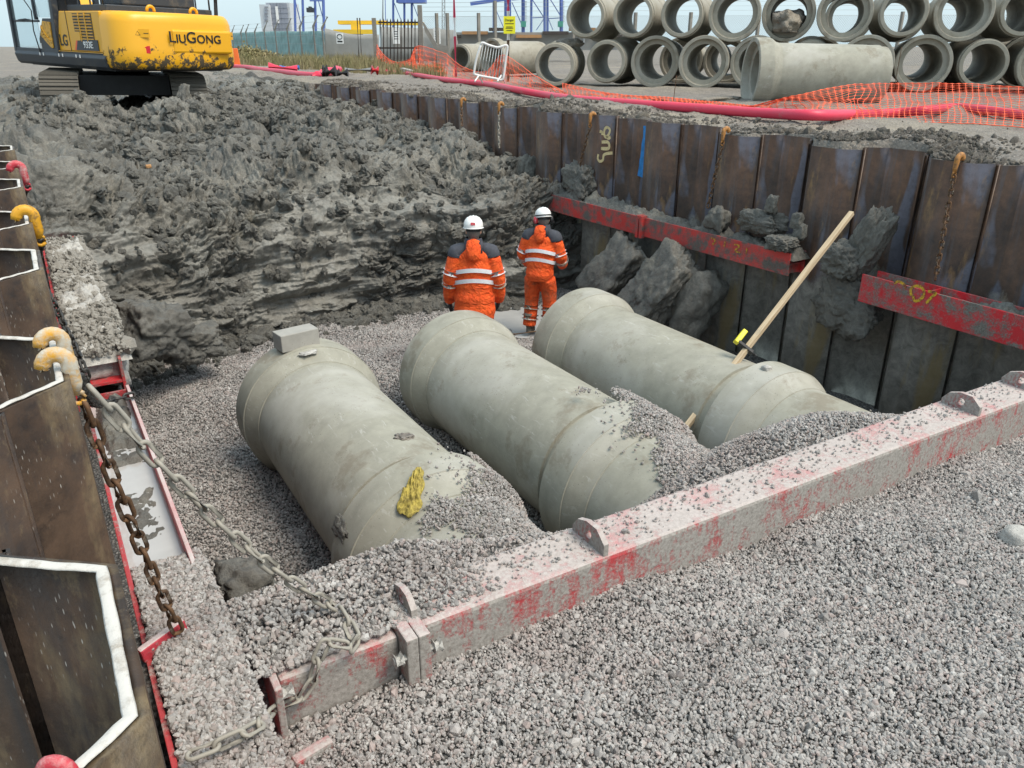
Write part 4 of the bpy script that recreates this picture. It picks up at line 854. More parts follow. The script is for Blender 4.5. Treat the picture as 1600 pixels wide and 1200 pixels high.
# rod near the workers and green shovel handle
a = pz(790, 524, .33); b = pz(828, 519, .33); m = MB(); m.tube([a, b + (b - a) * .6], .018, 8); tag(m.build('steel_rod', 'timber_old', smooth=True), 'rusty brown rod lying on gravel between two pipe ends', 'rod')
q0 = px(925, 452, 7.0); sh = empty('shovel', tuple(q0)); tag(sh, 'green shovel handle sticking out of the leaning clay', 'shovel')
MB().tube([(0, 0, -.3), (.05, .02, .1)], .016, 8).build('shaft', 'greenbox', sh); MB().tube([(.05, .02, .1), (.03, -.06, .16), (.04, -.04, .22), (.07, .06, .22), (.08, .08, .16), (.05, .02, .1)], .012, 8).build('handle', 'exc_dark', sh)

# ================================================================== WORKERS
def ell(c, rx, ry, n=20, rz=0.0, back=1.0):
    out = []
    for k in range(n):
        a = 2 * math.pi * k / n; x = math.cos(a) * rx; y = math.sin(a) * ry * (back if math.sin(a) < 0 else 1)
        out.append((c[0] + x * math.cos(rz) - y * math.sin(rz), c[1] + x * math.sin(rz) + y * math.cos(rz), c[2]))
    return out
def remesh(o, vox, sm=6):
    r = o.modifiers.new('remesh', 'REMESH'); r.mode = 'VOXEL'; r.voxel_size = vox; r.use_smooth_shade = True
    s = o.modifiers.new('smooth', 'SMOOTH'); s.iterations = sm; s.factor = .5
def limb(m, pts, rad, n=14):
    P = [Vector(p) for p in pts]; out = []; rr = []
    for i in range(len(P) - 1):
        for k in range(5): t = k / 5; out.append(P[i].lerp(P[i + 1], t)); rr.append(rad[i] + (rad[i + 1] - rad[i]) * t)
    out.append(P[-1]); rr.append(rad[-1]); m.tube(out, rr, n); return out, rr
def person(loc, rz, T, torso, arms, legs, head, label, ear=False, muddy=False, hem=0):
    """T: list of torso rings (z, cx, cy, rx, ry, twist)"""
    o = empty('person', loc, rz); tag(o, label, 'person')
    def ring(z, grow=0.0):
        zs = [t[0] for t in torso]; v = [np.interp(z, zs, [t[i] for t in torso]) for i in range(1, 6)]; return (v[0], v[1], z), v[2] + grow, v[3] + grow, v[4]
    # body under the clothes: one continuous figure with head and hands
    b = MB(); b.rings([ell(*[(lambda c, rx, ry, tw: (c, rx, ry, 20, tw))(*ring(z, -.035))][0]) for z in np.linspace(torso[0][0], torso[-1][0], 10)])
    for arm in arms: limb(b, arm, [.055, .05, .045, .035])
    for leg in legs: limb(b, leg, [.095, .085, .065, .055])
    hc, hz, hp = head; Hm = Matrix.Translation(Vector(hc)) @ Matrix.Rotation(hz, 4, 'Z') @ Matrix.Rotation(hp, 4, 'X')
    def H(p): return tuple(Hm @ Vector(p))
    b.tube([Vector((hc[0], hc[1] - .02, hc[2] - .22)), Vector(H((0, -.01, -.04)))], [.065, .06], 14)
    hr = [(-.125, .035, .035, .04), (-.115, .05, .055, .03), (-.08, .062, .08, .012), (-.03, .072, .092, 0), (.03, .077, .098, 0), (.08, .07, .09, -.005), (.115, .045, .06, -.01), (.128, .012, .02, -.01)]
    b.rings([[H((math.cos(a) * rx, math.sin(a) * ry + cy, z)) for a in np.linspace(0, 2 * math.pi, 19)[:-1]] for z, rx, ry, cy in hr])
    b.rings([[H((math.cos(a) * .013 * k, .09 + dy, z + math.sin(a) * .012 * k)) for a in np.linspace(0, 2 * math.pi, 9)[:-1]] for dy, k, z in ((-.01, 1.3, -.01), (.012, 1.1, -.016), (.024, .5, -.018))])   # nose
    for sx in (-1, 1): b.rings([[H((sx * (.070 + dx), -.008 + math.cos(a) * .020 * k, -.01 + math.sin(a) * .032 * k)) for a in np.linspace(0, 2 * math.pi, 11)[:-1]] for dx, k in ((0, .8), (.012, 1.0), (.022, .7))])
    for sx in (-1, 1): b.rings([[H((sx * .03 + math.cos(a) * .012, .088 + dy, .004 + math.sin(a) * .007)) for a in np.linspace(0, 2 * math.pi, 9)[:-1]] for dy in (0, .006)])
    b.rings([[H((math.cos(a) * .024 * k, .092 + dy, -.062 + math.sin(a) * .008 * k)) for a in np.linspace(0, 2 * math.pi, 11)[:-1]] for dy, k in ((-.02, 1), (.001, .9))])
    bo = b.build('body', 'skin', o, smooth=True); remesh(bo, .009, 2)
    # hair fringe at the nape
    MB().rings([[H((math.cos(a) * rx, math.sin(a) * ry + cy, z)) for a in np.linspace(R(185), R(355), 14)] for z, rx, ry, cy in ((-.075, .062, .083, .01), (-.03, .078, .099, 0), (.035, .083, .105, 0), (.05, .07, .09, 0))], caps=False, close_ring=False).build('hair', 'hair', o, smooth=True)
    # trousers
    m = MB()
    for leg in legs: limb(m, [leg[0], leg[1], leg[2], (leg[3][0], leg[3][1], leg[3][2] + .02)], [.125, .118, .102, .098])
    c, rx, ry, tw = ring(torso[0][0] + .06, -.015); m.rings([ell((c[0], c[1], z), rx * s_, ry * s_, 20, tw) for z, s_ in ((legs[0][0][2] - .06, .9), (legs[0][0][2] + .05, .97), (c[2] + .12, .95))])
    t = m.build('trousers', 'hivis_mud', o, smooth=True); remesh(t, .013, 5)
    for leg in legs:
        K, Ak = Vector(leg[2]), Vector(leg[3])
        for f in (.22, .62):
            p = K.lerp(Ak, f); d = (Ak - K).normalized(); MB().tube([p - d * .027, p + d * .027], .124, 18, caps=False).build('reflective_band', 'tape_dirty', t, smooth=True)
        f0 = Vector(leg[3]); fd = Vector((0.02 * (1 if f0.x > 0 else -1), .1, 0)); mb = MB()
        mb.rings([ell((f0.x + dx, f0.y + dy, z), rx_, ry_, 14) for z, rx_, ry_, dx, dy in ((0.0, .052, .125, 0, .06), (.03, .055, .13, 0, .06), (.07, .052, .105, 0, .045), (.11, .055, .075, 0, .01), (.30, .075, .08, 0, 0))]); mb.build('boot', 'boot', o, smooth=True)
    # jacket
    m = MB(); zs = np.linspace(torso[0][0], torso[-1][0], 22)
    m.rings([ell(*(lambda c, rx, ry, tw: (c, rx, ry, 24, tw))(*ring(z, .008 * math.sin(z * 37)))) for z in zs])
    for arm in arms: limb(m, arm, [.098, .088, .076, .064])
    j = m.build('jacket', 'hivis', o, smooth=True); remesh(j, .012, 5)
    # shoulder yokes, collar and hood in dark cloth
    for k, arm in enumerate(arms):
        S, E = Vector(arm[0]), Vector(arm[1]); nk = Vector((hc[0] * .5, S.y, S.z + .10)); y_ = MB()
        pth = [S.lerp(nk, .70), S.lerp(nk, .4) + Vector((0, 0, .012)), S + Vector((0, 0, .016)), S.lerp(E, .10)]; limb(y_, pth, [.05, .080, .099, .098]); q_ = y_.build('shoulder_yoke', 'navy', j, smooth=True)
    cz = torso[-1][0]; c, rx, ry, tw = ring(cz)
    MB().rings([ell((c[0] + (hc[0] - c[0]) * f, c[1] + (hc[1] - c[1]) * f * .8, z), rx_, ry_, 20, tw) for z, rx_, ry_, f in ((cz - .05, .13, .11, 0), (cz + .01, .115, .105, .2), (cz + .06, .10, .10, .5), (cz + .085, .092, .094, .6))], caps=False).build('collar', 'navy', j, smooth=True)
    hd = MB(); bx, by = c[0], c[1]
    hd.rings([ell((bx + (hc[0] - bx) * f, by - dy, z), rx_, ry_, 18, tw) for z, rx_, ry_, dy, f in ((cz - .15, .03, .02, ry + .075, 0), (cz - .12, .065, .035, ry + .075, 0), (cz - .05, .085, .05, ry + .055, .1), (cz + .02, .085, .055, ry + .03, .25), (cz + .07, .07, .04, ry + .01, .4), (cz + .085, .03, .02, ry + .005, .4))]); h_ = hd.build('hood', 'hivis', j, smooth=True)
    MB().rings([ell((bx + sx * .085, by - dy, z), .028, .04, 12, tw) for z, dy in () for sx in (1,)] or [[(bx + s_ * .09, by - ry - .035 - q_, z) for s_, q_ in ((.75, .012), (1.15, -.01), (1.15, -.05), (.75, -.03))] for z in (cz - .07, cz - .0, cz + .06)]).build('hood_side', 'navy', h_, smooth=True)
    # chest bands (slightly raised at the spine) and sleeve bands
    for z0 in T:
        rs = [[], []]; n = 40
        for k in range(n):
            a = 2 * math.pi * k / n; zz = z0 + .065 * (abs(math.sin(a)) ** 1.6 if math.sin(a) < 0 else 0) 
            for q_, dz in ((0, -.024), (1, .024)):
                c, rx, ry, tw = ring(zz + dz, .016); x = math.cos(a) * rx; y = math.sin(a) * ry; rs[q_].append((c[0] + x * math.cos(tw) - y * math.sin(tw), c[1] + x * math.sin(tw) + y * math.cos(tw), zz + dz))
        MB().rings(rs, caps=False).build('reflective_band', 'tape', j, smooth=True)
    for arm in arms:
        for (i, f, mt) in ((0, .80, 'tape'), (1, .32, 'tape_dirty')):
            a_, b_ = Vector(arm[i]), Vector(arm[i + 1]); p = a_.lerp(b_, f); d = (b_ - a_).normalized(); r_ = (.098, .088, .076, .064)[i] * (1 - f) + (.098, .088, .076, .064)[i + 1] * f
            MB().tube([p - d * .025, p + d * .025], r_ + .016, 18, caps=False).build('reflective_band', mt, j, smooth=True)
        # gloved hand: palm, four fingers and a thumb off its side
        W_, Wd = Vector(arm[3]), (Vector(arm[3]) - Vector(arm[2])).normalized(); sx = 1 if arm[0][0] > 0 else -1; fx = Vector((0, 1, 0)); fx = (fx - Wd * fx.dot(Wd)).normalized(); sd2 = Wd.cross(fx)
        g = MB(); g.rings([[W_ + Wd * t_ + fx * (math.cos(a) * .048 * s_) + sd2 * (math.sin(a) * .027 * s_) for a in np.linspace(0, 2 * math.pi, 13)[:-1]] for t_, s_ in ((-.03, .8), (.01, .85), (.05, 1.0), (.09, .95), (.10, .8))])
        for q_, ln in ((-.030, .062), (-.010, .075), (.010, .078), (.030, .068)):
            p0 = W_ + Wd * .09 + fx * q_; p1 = p0 + Wd * ln * .55 - sd2 * sx * .006; p2 = p1 + Wd * ln * .40 - sd2 * sx * .022; g.tube([p0, p1, p2], [.0125, .012, .010], 8)
        p0 = W_ + Wd * .03 + fx * .036; g.tube([p0, p0 + Wd * .035 + fx * .024, p0 + Wd * .068 + fx * .026], [.012, .011, .009], 8); g.build('glove', 'glove', o, smooth=True)
    # helmet
    he = empty('helmet_holder'); bpy.data.objects.remove(he)
    hm = MB(); prof_ = [(.040, .108, .135), (.055, .112, .138), (.085, .110, .134), (.12, .098, .118), (.15, .072, .088), (.165, .04, .05), (.170, .004, .005)]
    hm.rings([[H((math.cos(a) * rx, math.sin(a) * ry, z)) for a in np.linspace(0, 2 * math.pi, 29)[:-1]] for z, rx, ry in prof_], caps=False); hm.rings([[H((math.cos(a) * rx, math.sin(a) * ry + .01 * k, z - (.016 if math.sin(a) > .3 else 0) * k)) for a in np.linspace(0, 2 * math.pi, 29)[:-1]] for z, rx, ry, k in ((.040, .107, .134, 0), (.036, .120, .158, 1), (.030, .119, .157, 1), (.036, .104, .13, 0))], caps=False)
    hl = hm.build('helmet', 'helmet', o, smooth=True)
    for sx in (-.35, 0, .35): MB().tube([H((sx * .1, y, .05 + .121 * math.sqrt(max(0, 1 - (y / .139) ** 2 - (sx * .9) ** 2)))) for y in np.linspace(-.09, .09, 9)], .006, 6).build('ridge', 'helmet', hl, smooth=True)
    MB().rings([[H((math.cos(a) * .088, math.sin(a) * .108 - .004, z)) for a in np.linspace(R(180), R(360), 16)] for z in (.0, .03)], caps=False, close_ring=False).build('headband', 'black', hl, smooth=True)
    if ear:
        for sx in (-1, 1):
            em = MB(); em.rings([[H((sx * (.105 + dx), -.005 + math.cos(a) * .036 * k, .0 + math.sin(a) * .05 * k)) for a in np.linspace(0, 2 * math.pi, 15)[:-1]] for dx, k in ((-.015, .8), (0, 1), (.028, .95), (.036, .6))]); em.build('ear_defender', 'hook_red' if sx < 0 else 'exc_black', hl, smooth=True)
        MB().tube([H((math.cos(a) * .116, math.sin(a) * .142, .06)) for a in np.linspace(R(185), R(355), 16)], .008, 6).build('strap', 'black', hl, smooth=True)
    else: MB().box(H((0, -.136, .09)), (.05, .006, .03), Matrix.Rotation(hz, 3, 'Z') @ Matrix.Rotation(R(-14), 3, 'X')).build('sticker', 'hook_red', hl)
    return o
TOR1 = [(.62, 0, .0, .235, .175, 0), (.80, 0, .0, .245, .18, 0), (1.0, 0, 0, .225, .16, 0), (1.2, 0, 0, .228, .155, 0), (1.36, 0, 0, .215, .14, 0), (1.44, 0, 0, .17, .115, 0), (1.50, 0, .01, .09, .085, 0)]
p1 = person((4.20, 7.86, .40), R(-30), (1.06, 1.18), TOR1, ([(-.20, 0, 1.40), (-.275, -.01, 1.13), (-.30, .06, .90), (-.30, .10, .80)], [(.20, 0, 1.40), (.275, -.01, 1.13), (.29, .08, .90), (.28, .14, .80)]), ([(-.10, 0, .82), (-.11, .02, .62), (-.13, .03, .45), (-.14, -.02, .08)], [(.10, 0, .82), (.11, .02, .62), (.13, .03, .45), (.14, .0, .08)]), ((0, .03, 1.66), R(0), R(-6)),
            'person in long orange hi-vis coat and plain white helmet standing with arms hanging')
TOR2 = [(.80, -.0, .0, .185, .165, 0), (.88, 0, .0, .195, .175, 0), (1.02, .0, .01, .205, .16, 0), (1.2, .01, .03, .22, .155, 0), (1.36, .01, .06, .205, .14, 0), (1.44, .01, .075, .16, .115, 0), (1.49, .01, .085, .09, .085, 0)]
p2 = person((5.93, 9.12, .14), R(-52), (1.06, 1.18), TOR2, ([(-.19, .07, 1.39), (-.285, .07, 1.14), (-.27, .22, .98), (-.25, .30, .93)], [(.20, .06, 1.39), (.28, .08, 1.13), (.26, .24, .99), (.22, .33, .95)]), ([(-.10, 0, .86), (-.12, .03, .66), (-.13, .04, .46), (-.14, -.03, .08)], [(.10, 0, .86), (.12, .06, .66), (.13, .07, .46), (.14, .04, .08)]), ((.0, .12, 1.63), R(38), R(-14)),
            'person in orange hi-vis jacket and trousers, white helmet with ear defenders, by the water', ear=True)

# ================================================================== EXCAVATOR
HEAD = R(20)                                   # heading, turned left of +Y
exc = empty('excavator', (2.56, 23.76, 2.38)); exc.rotation_euler = (R(1.0), R(-1.2), math.pi / 2 + HEAD); tag(exc, 'yellow tracked excavator with dark skirts standing on the muddy bank', 'excavator')
# local: +x forward, +y left, z up
def rbox(m, x0, x1, y0, y1, z0, z1): return m.box(((x0 + x1) / 2, (y0 + y1) / 2, (z0 + z1) / 2), (x1 - x0, y1 - y0, z1 - z0))
trk = Matrix.Rotation(-R(26), 3, 'Z')          # tracks stand askew to the slewed upper body
for sy in (-1, 1):
    c = trk @ Vector((0, sy * 1.38, 0)); tr = MB(); pts = []
    for a in np.linspace(90, 270, 9): pts.append((-1.85 + .50 * math.cos(R(a)), .50 + .47 * math.sin(R(a))))
    for a in np.linspace(-90, 90, 9): pts.append((1.85 + .50 * math.cos(R(a)), .50 + .47 * math.sin(R(a))))
    b = MB(); b.prism(pts, .66, 'y', -.33); o = b.build('track_belt', 'track', exc, loc=tuple(c), rot=(0, 0, -R(26)))
    n = 46; per = []
    for i in range(len(pts)):
        p, q = Vector(pts[i]), Vector(pts[(i + 1) % len(pts)]); L = (q - p).length; k = max(1, round(L / .2))
        for s_ in range(k): per.append((p.lerp(q, (s_ + .5) / k), (q - p).normalized()))
    shoe = MB().box((0, 0, 0), (.175, .80, .03)); shoe.box((0, 0, .03), (.02, .78, .05)); sm_ = shoe.mesh('track_shoe')
    for p, d in per:
        s_ = link('track_shoe', sm_, o, 'track'); s_.location = (p.x + d.y * .012, 0, p.y - d.x * .012); s_.rotation_euler = (0, math.atan2(d.y, -d.x), 0)
MB().box((0, 0, .75), (2.6, 2.0, .45), trk).build('undercarriage', 'exc_black', exc); MB().tube([(0, 0, .9), (0, 0, 1.16)], .65, 28).build('slew_ring', 'exc_black', exc)
m = MB(); rbox(m, -2.4, 2.0, -1.35, 1.35, 1.12, 1.32); m.build('deck', 'exc_black', exc)
# counterweight, rounded plan, softly bellied section
def cw_ring(z, g):
    out = []; W_ = 1.50 - g; xr = -3.12 + g; xf = -2.25; rc = .55
    out.append((xf, -W_)); out += [(xr + rc - rc * math.sin(a), -W_ + rc - rc * math.cos(a)) for a in np.linspace(0, math.pi / 2, 9)]
    n = len(out); mid_ = [(xr - .10 * math.cos(y / (W_ - rc) * math.pi / 2), y) for y in np.linspace(-W_ + rc, W_ - rc, 13)[1:-1]]
    out += mid_ + [(xr + rc - rc * math.cos(a), W_ - rc + rc * math.sin(a)) for a in np.linspace(0, math.pi / 2, 9)]; out.append((xf, W_)); return [(x, y, z) for x, y in out]
cw = MB(); cw.rings([cw_ring(z, g) for z, g in ((1.17, .10), (1.20, .05), (1.27, .012), (1.40, .0), (1.62, .0), (1.70, .015), (2.15, .02), (2.27, .05), (2.35, .10), (2.37, .16))]); cwo = cw.build('counterweight', 'cw', exc, auto=40)
MB().box((-2.98, -.42, 1.78), (.10, 1.5, .50)).build('raised_panel', 'cw', cwo, bevel=.045).location.x = -.2
def letters(name, body, size, loc, rot, mat, parent, bold=0.0, sx=1.0):
    me = text_mesh(body, size, .004, bold); o = link(name, me, parent, mat, loc, rot); o.scale.x = sx; return o
RB_ = (math.pi / 2, 0, -math.pi / 2)
yc_ = .43
for ch, sz, zc in (('L', .33, 1.86), ('I', .25, 1.832), ('U', .25, 1.832), ('G', .33, 1.86), ('O', .25, 1.832), ('N', .25, 1.832), ('G', .25, 1.832)):
    me = text_mesh(ch, sz, .006, .003); wd_ = max(v.co.x for v in me.vertices) - min(v.co.x for v in me.vertices); wd_ *= 1.06
    xs_ = -3.13 - .10 * math.cos((yc_ - wd_ / 2) / .95 * math.pi / 2) * .98 - .012
    o = link('lettering', me, cwo, 'black', (min(xs_, -3.238), yc_ - wd_ / 2, zc), RB_); o.scale.x = 1.06; yc_ -= wd_ + .03
for y in (.86, -1.34):
    rf = MB(); rf.prism([(0, 0), (.19, 0), (.17, .06), (.12, .12), (.05, .15), (0, .155)], .012, 'x'); yy = y; xx = -3.13 if y > 0 else -2.93
    rf.build('reflector', 'reflector', cwo, loc=(xx - .012, yy, 1.52), rot=(0, 0, math.pi if False else (R(-14) if y > 0 else R(40))))
for y, x, a in ((.98, -3.098, -20), (-1.28, -2.99, 34)):
    w_ = MB().box((0, 0, 0), (.010, .30, .17)).build('warning_label', 'exc_yellow', cwo, loc=(x - .01, y, 1.93), rot=(0, 0, R(a)))
    MB().tube([(-.008, .09 + .055 * math.sin(q), -.01 + .055 * math.cos(q)) for q in (0, 2.094, 4.189)], .006, 5, closed=True).build('symbol', 'black', w_); MB().box((-.008, -.08, 0), (.006, .10, .012)).build('symbol', 'black', w_)
for y in (.50, -.55):
    rg_ = [(-2.72, y + .085 * math.cos(a), 2.41 + .085 * math.sin(a)) for a in np.linspace(-.3, math.pi + .3, 12)]; MB().tube(rg_, .035, 8).build('lifting_eye', 'exc_yellow', cwo, smooth=True)
MB().box((-2.95, -.42, 2.28), (.1, .22, .10)).build('camera_housing', 'exc_yellow', cwo, bevel=.01); MB().box((-3.01, -.42, 2.29), (.03, .09, .05)).build('lens', 'black', cwo)
# left side panels
m = MB(); m.prism([(-2.25, 1.50), (.10, 1.50), (-.02, 1.75), (-.28, 2.36), (-2.25, 2.36)], .10, 'y', 1.36); m.build('side_panel', 'exc_yellow', exc, bevel=.02)
m = MB(); rbox(m, -2.25, -.1, -1.46, -1.36, 1.5, 2.36); m.build('side_panel', 'exc_yellow', exc, bevel=.02)
m = MB(); rbox(m, -2.25, -.35, -1.35, 1.35, 1.5, 2.35); m.build('engine_hood', 'exc_yellow', exc, bevel=.03)
MB().box((-.62, 1.464, 1.93), (.012, .012, .86)).build('panel_joint', 'exc_dark', exc)
gr = empty('grille', (-1.42, 1.462, 2.02)); gr.parent = exc
MB().box((0, 0, 0), (.92, .008, .58)).build('recess', 'louvre', gr)
for i in range(3):
    for j in range(9):
        if i == 0 and j < 3: continue
        x = (.30, 0, -.30)[i]; MB().box((x, .010, -.25 + j * .0625), (.25, .022, .016), Matrix.Rotation(R(25), 3, 'X')).build('slat', 'exc_yellow', gr)
for x in (.15, -.15): MB().box((x, .012, 0), (.035, .02, .6)).build('divider', 'exc_yellow', gr)
MB().box((-1.42 + .33, 1.469, 1.83), (.25, .022, .19)).build('latch_panel', 'exc_yellow', exc, bevel=.005)
m = MB(); m.prism([(-2.02, 1.53), (-.92, 1.53), (-1.06, 1.76), (-2.02, 1.76)], .018, 'y', 1.461); m.build('model_plate', 'exc_dark', exc); m = MB(); m.prism([(-.92, 1.53), (-.84, 1.53), (-.98, 1.76), (-1.06, 1.76)], .018, 'y', 1.461); m.build('stripe', 'orange_stripe', exc)
letters('lettering', '933E', .20, (-1.55, 1.483, 1.645), (math.pi / 2, 0, math.pi), 'white', exc, .001, 1.15)
letters('lettering', 'LG', .34, (-.30, 1.466, 1.72), (math.pi / 2, 0, math.pi), 'black', exc, .006)
# skirt under the side
m = MB(); m.prism([(1.50, 1.20), (1.55, 1.38), (1.46, 1.50), (1.36, 1.50), (1.36, 1.14), (1.44, 1.14)], 4.85, 'x', -2.35); m.build('skirt', 'exc_dark', exc, bevel=.02)
m = MB(); m.prism([(-1.50, 1.20), (-1.55, 1.38), (-1.46, 1.50), (-1.36, 1.50), (-1.36, 1.14), (-1.44, 1.14)], 4.4, 'x', -2.35); m.build('skirt', 'exc_dark', exc, bevel=.02)
MB().box((-1.1, 1.50, 1.492), (2.3, .02, .012)).build('trim', 'exc_yellow', exc)
for x in (.95, .75, -.1, -.3, -1.0, -1.2): MB().box((x, 1.553, 1.40), (.03, .012, .07)).build('step_clip', 'white', exc)
# cab
cb = empty('cab', (1.0, .95, 1.42)); cb.parent = exc
def cbar(a, b_, w_=.09): MB().bar(a, b_, w_, w_).build('frame', 'exc_dark', cb, bevel=.012)
hx, hy = .98, .50
for (a, b_, w_) in (((-.95, .5, 0), (-1.10, .5, 1.62), .14), ((1.50, .5, 0), (1.38, .5, 1.62), .12), ((-1.0, -.5, 0), (-1.1, -.5, 1.62), .12), ((1.50, -.5, 0), (1.38, -.5, 1.62), .10), ((.02, .5, .75), (.02, .5, 1.62), .08), ((-1.1, .5, 1.62), (1.38, .5, 1.62), .1), ((-1.1, -.5, 1.62), (1.38, -.5, 1.62), .1), ((1.38, -.5, 1.62), (1.38, .5, 1.62), .1), ((-1.1, -.5, 1.62), (-1.1, .5, 1.62), .1), ((-.95, .5, .05), (1.5, .5, .05), .1), ((-.1, .5, .72), (1.45, .5, .72), .05)): cbar(a, b_, w_)
m = MB(); m.box((.14, 0, 1.70), (2.6, 1.1, .09)); m.build('roof', 'exc_dark', cb, bevel=.03)
m = MB(); m.prism([(-.95, .0), (-.02, .0), (-.02, .32), (-.40, .78), (-1.02, .78)], .05, 'y', .49); d_ = m.build('door_panel', 'exc_dark', cb, bevel=.01)
m = MB(); m.prism([(-.78, .13), (-.68, .12), (-.18, .40), (-.42, .72), (-.82, .70)], .03, 'y', .535); m.build('door_inlay', 'hook_clean', d_, bevel=.008)
for k in range(4): MB().tube([(-.72 + .10 * k, .572, .30 + .06 * k), (-.50 + .06 * k, .572, .38 + .08 * k), (-.36 + .02 * k, .572, .36 + .06 * k)], .012, 5).build('rib', 'exc_yellow', d_)
MB().box((-.06, .547, .16), (.09, .012, .12)).build('notice', 'white', d_)
for pts_ in ([(-.02, .06), (1.42, .06), (1.40, .70), (-.02, .70)], [(-1.0, .8), (-.02, .8), (-.02, 1.58), (-1.06, 1.58)], [(.02, .75), (1.40, .75), (1.33, 1.58), (.02, 1.58)]):
    m = MB(); m.prism(pts_, .006, 'y', .497); m.build('pane', 'glass', cb)
m = MB(); rbox(m, -.75, -.15, -.3, .3, .0, .55); rbox(m, -.80, -.62, -.28, .28, .55, 1.25); m.build('seat', 'exc_black', cb, bevel=.05)
MB().tube([(.2, .42, .72), (.5, .56, .76), (.92, .56, .74)], .018, 8).build('grab_rail', 'exc_dark', cb); MB().tube([(-.0, .56, .0), (.06, .60, .5), (.02, .58, .95), (.25, .62, 1.2)], .014, 6).build('hose', 'exc_black', cb)
# hood top: dark guards and rails
m = MB(); rbox(m, -2.30, -.40, -1.30, 1.30, 2.36, 2.50); m.build('hood_guard', 'exc_dark', exc, bevel=.02); m = MB(); rbox(m, -2.25, -1.2, -.9, .9, 2.50, 2.78); m.build('engine_cover', 'exc_dark', exc, bevel=.04)
for ya, yb in ((1.30, 1.30), (-1.30, -1.30)):
    MB().tube([(-.4, ya, 2.5), (-.4, ya, 3.0), (-2.2, ya, 3.0), (-2.2, ya, 2.5)], .022, 8).build('handrail', 'exc_dark', exc, smooth=True)
    for x in (-1.0, -1.6): MB().tube([(x, ya, 2.5), (x, ya, 3.0)], .02, 8).build('rail_post', 'exc_dark', exc)
MB().tube([(-2.62, -1.2, 2.36), (-2.66, -1.22, 2.95)], .045, 10).build('exhaust', 'exc_black', exc)
# boom and stick working on the far side
m = MB(); m.bar((1.4, -.1, 1.6), (4.4, -.1, 5.0), .55, .75); m.bar((4.3, -.1, 4.95), (10.4, -.1, 4.6), .5, .6); m.build('boom', 'exc_yellow', exc, bevel=.03); MB().bar((10.3, -.1, 4.8), (10.7, -.1, 1.3), .4, .5).build('stick', 'exc_yellow', exc, bevel=.03)
bk = MB(); bk.prism([(10.3, 1.4), (11.0, 1.3), (11.1, .7), (10.7, .1), (10.2, .0), (10.0, .3), (10.5, .5), (10.4, .9)], 1.3, 'y', -.75); bk.build('bucket', 'exc_black', exc, bevel=.02)
# orange plastic barrier behind the excavator
q = pz(356, 104, GZ - .05); ob = empty('plastic_barrier', (q[0], q[1], GZ - .06), R(-25)); tag(ob, 'orange plastic barrier showing behind the excavator counterweight', 'barrier')
m = MB(); m.prism([(-.75, 0), (.75, 0), (.68, 1.0), (-.68, 1.0)], .10, 'y', -.05); m.build('panel', 'orange_barrier', ob, bevel=.03); MB().box((-.5, 0, .04), (.14, .6, .08)).build('foot', 'orange_barrier', ob, bevel=.02); MB().box((.5, 0, .04), (.14, .6, .08)).build('foot', 'orange_barrier', ob, bevel=.02)

# ================================================================== STACKED PIPES
AXD = YAW + R(18.6); axv = np.array([math.sin(AXD), math.cos(AXD), 0]); rowv = np.array([math.cos(AXD), -math.sin(AXD), 0])
base0 = pz(945, 136, GZ - .06); PSP = 1.415; rzs = -AXD
PML = pipe_mesh(2.6)
def gh(p): return float(ground_h(p[0], p[1]))
rowtilt = 0
def stack_pipe(k, row, bell, dy=0.0, label=None, dx=0.0):
    g = base0 + rowv * (PSP * (k - (.5 if row else 0)) + dx) + axv * dy; z = GZ - .06 + RBELL + (PSP * .866 if row else 0)
    g = g + (0 if bell else 1) * axv * 2.6
    o = pipe('concrete_pipe', PML, (g[0], g[1], z), (0, R(37 * k % 360), rzs if bell else rzs + math.pi), label, 'stacked concrete pipes', 'pipe_stack'); return o
ORD = ('', 'first', 'second', 'third', 'fourth', 'fifth', 'sixth', 'seventh', 'eighth', 'ninth', 'tenth', 'eleventh', 'twelfth')
L1, L2, U1, U2 = 'concrete pipe in the bottom row of the stack, bell end outwards', 'concrete pipe in the bottom row of the stack, plain end outwards', 'concrete pipe in the upper row of the stack, bell end outwards', 'concrete pipe in the upper row of the stack, plain end outwards'
for k in range(0, 11):
    bl = k in (1, 2, 3, 5, 6, 8, 9); stack_pipe(k, 0, bl, .15 * math.sin(k * 2.2), 'concrete pipe in the bottom row of the stack, %s from its gate end' % ORD[k + 1])
for k in range(0, 11):
    bl = k in (3, 4, 5, 7, 9); lb = 'concrete pipe in the upper row, %s from the soil-filled one %s the gate' % (ORD[abs(k - 4)], 'towards' if k < 4 else 'away from')
    if k == 4: lb = 'concrete pipe in the upper row of the stack, part filled with brown soil'
    stack_pipe(k, 1, bl, .18 * math.sin(k * 1.7 + 1), lb)
# soil inside one of them
g = base0 + rowv * (PSP * 3.5) + axv * .7; o = lump('soil_heap', (g[0], g[1], GZ - .06 + RBELL + PSP * .866 - .26), (.46, .95, .40), 51, 'soil', (0, 0, rzs), 'brown soil heap inside an upper pipe of the stack', 'soil heap', flat=.5)
# second stack row further back
for k in range(1, 9):
    g = base0 + rowv * (PSP * k + .3) + axv * 3.6; pipe('concrete_pipe', PML, (g[0], g[1], GZ - .06 + RBELL), (0, 0, rzs), 'concrete pipe lying behind the front stack, bottom row', 'rear stacked pipes', 'pipe_stack')
for k in range(4, 8):
    g = base0 + rowv * (PSP * (k + .5) + .3) + axv * 3.6; pipe('concrete_pipe', PML, (g[0], g[1], GZ - .06 + RBELL + PSP * .866), (0, 0, rzs), 'concrete pipe lying behind the front stack, upper row', 'rear stacked pipes', 'pipe_stack')
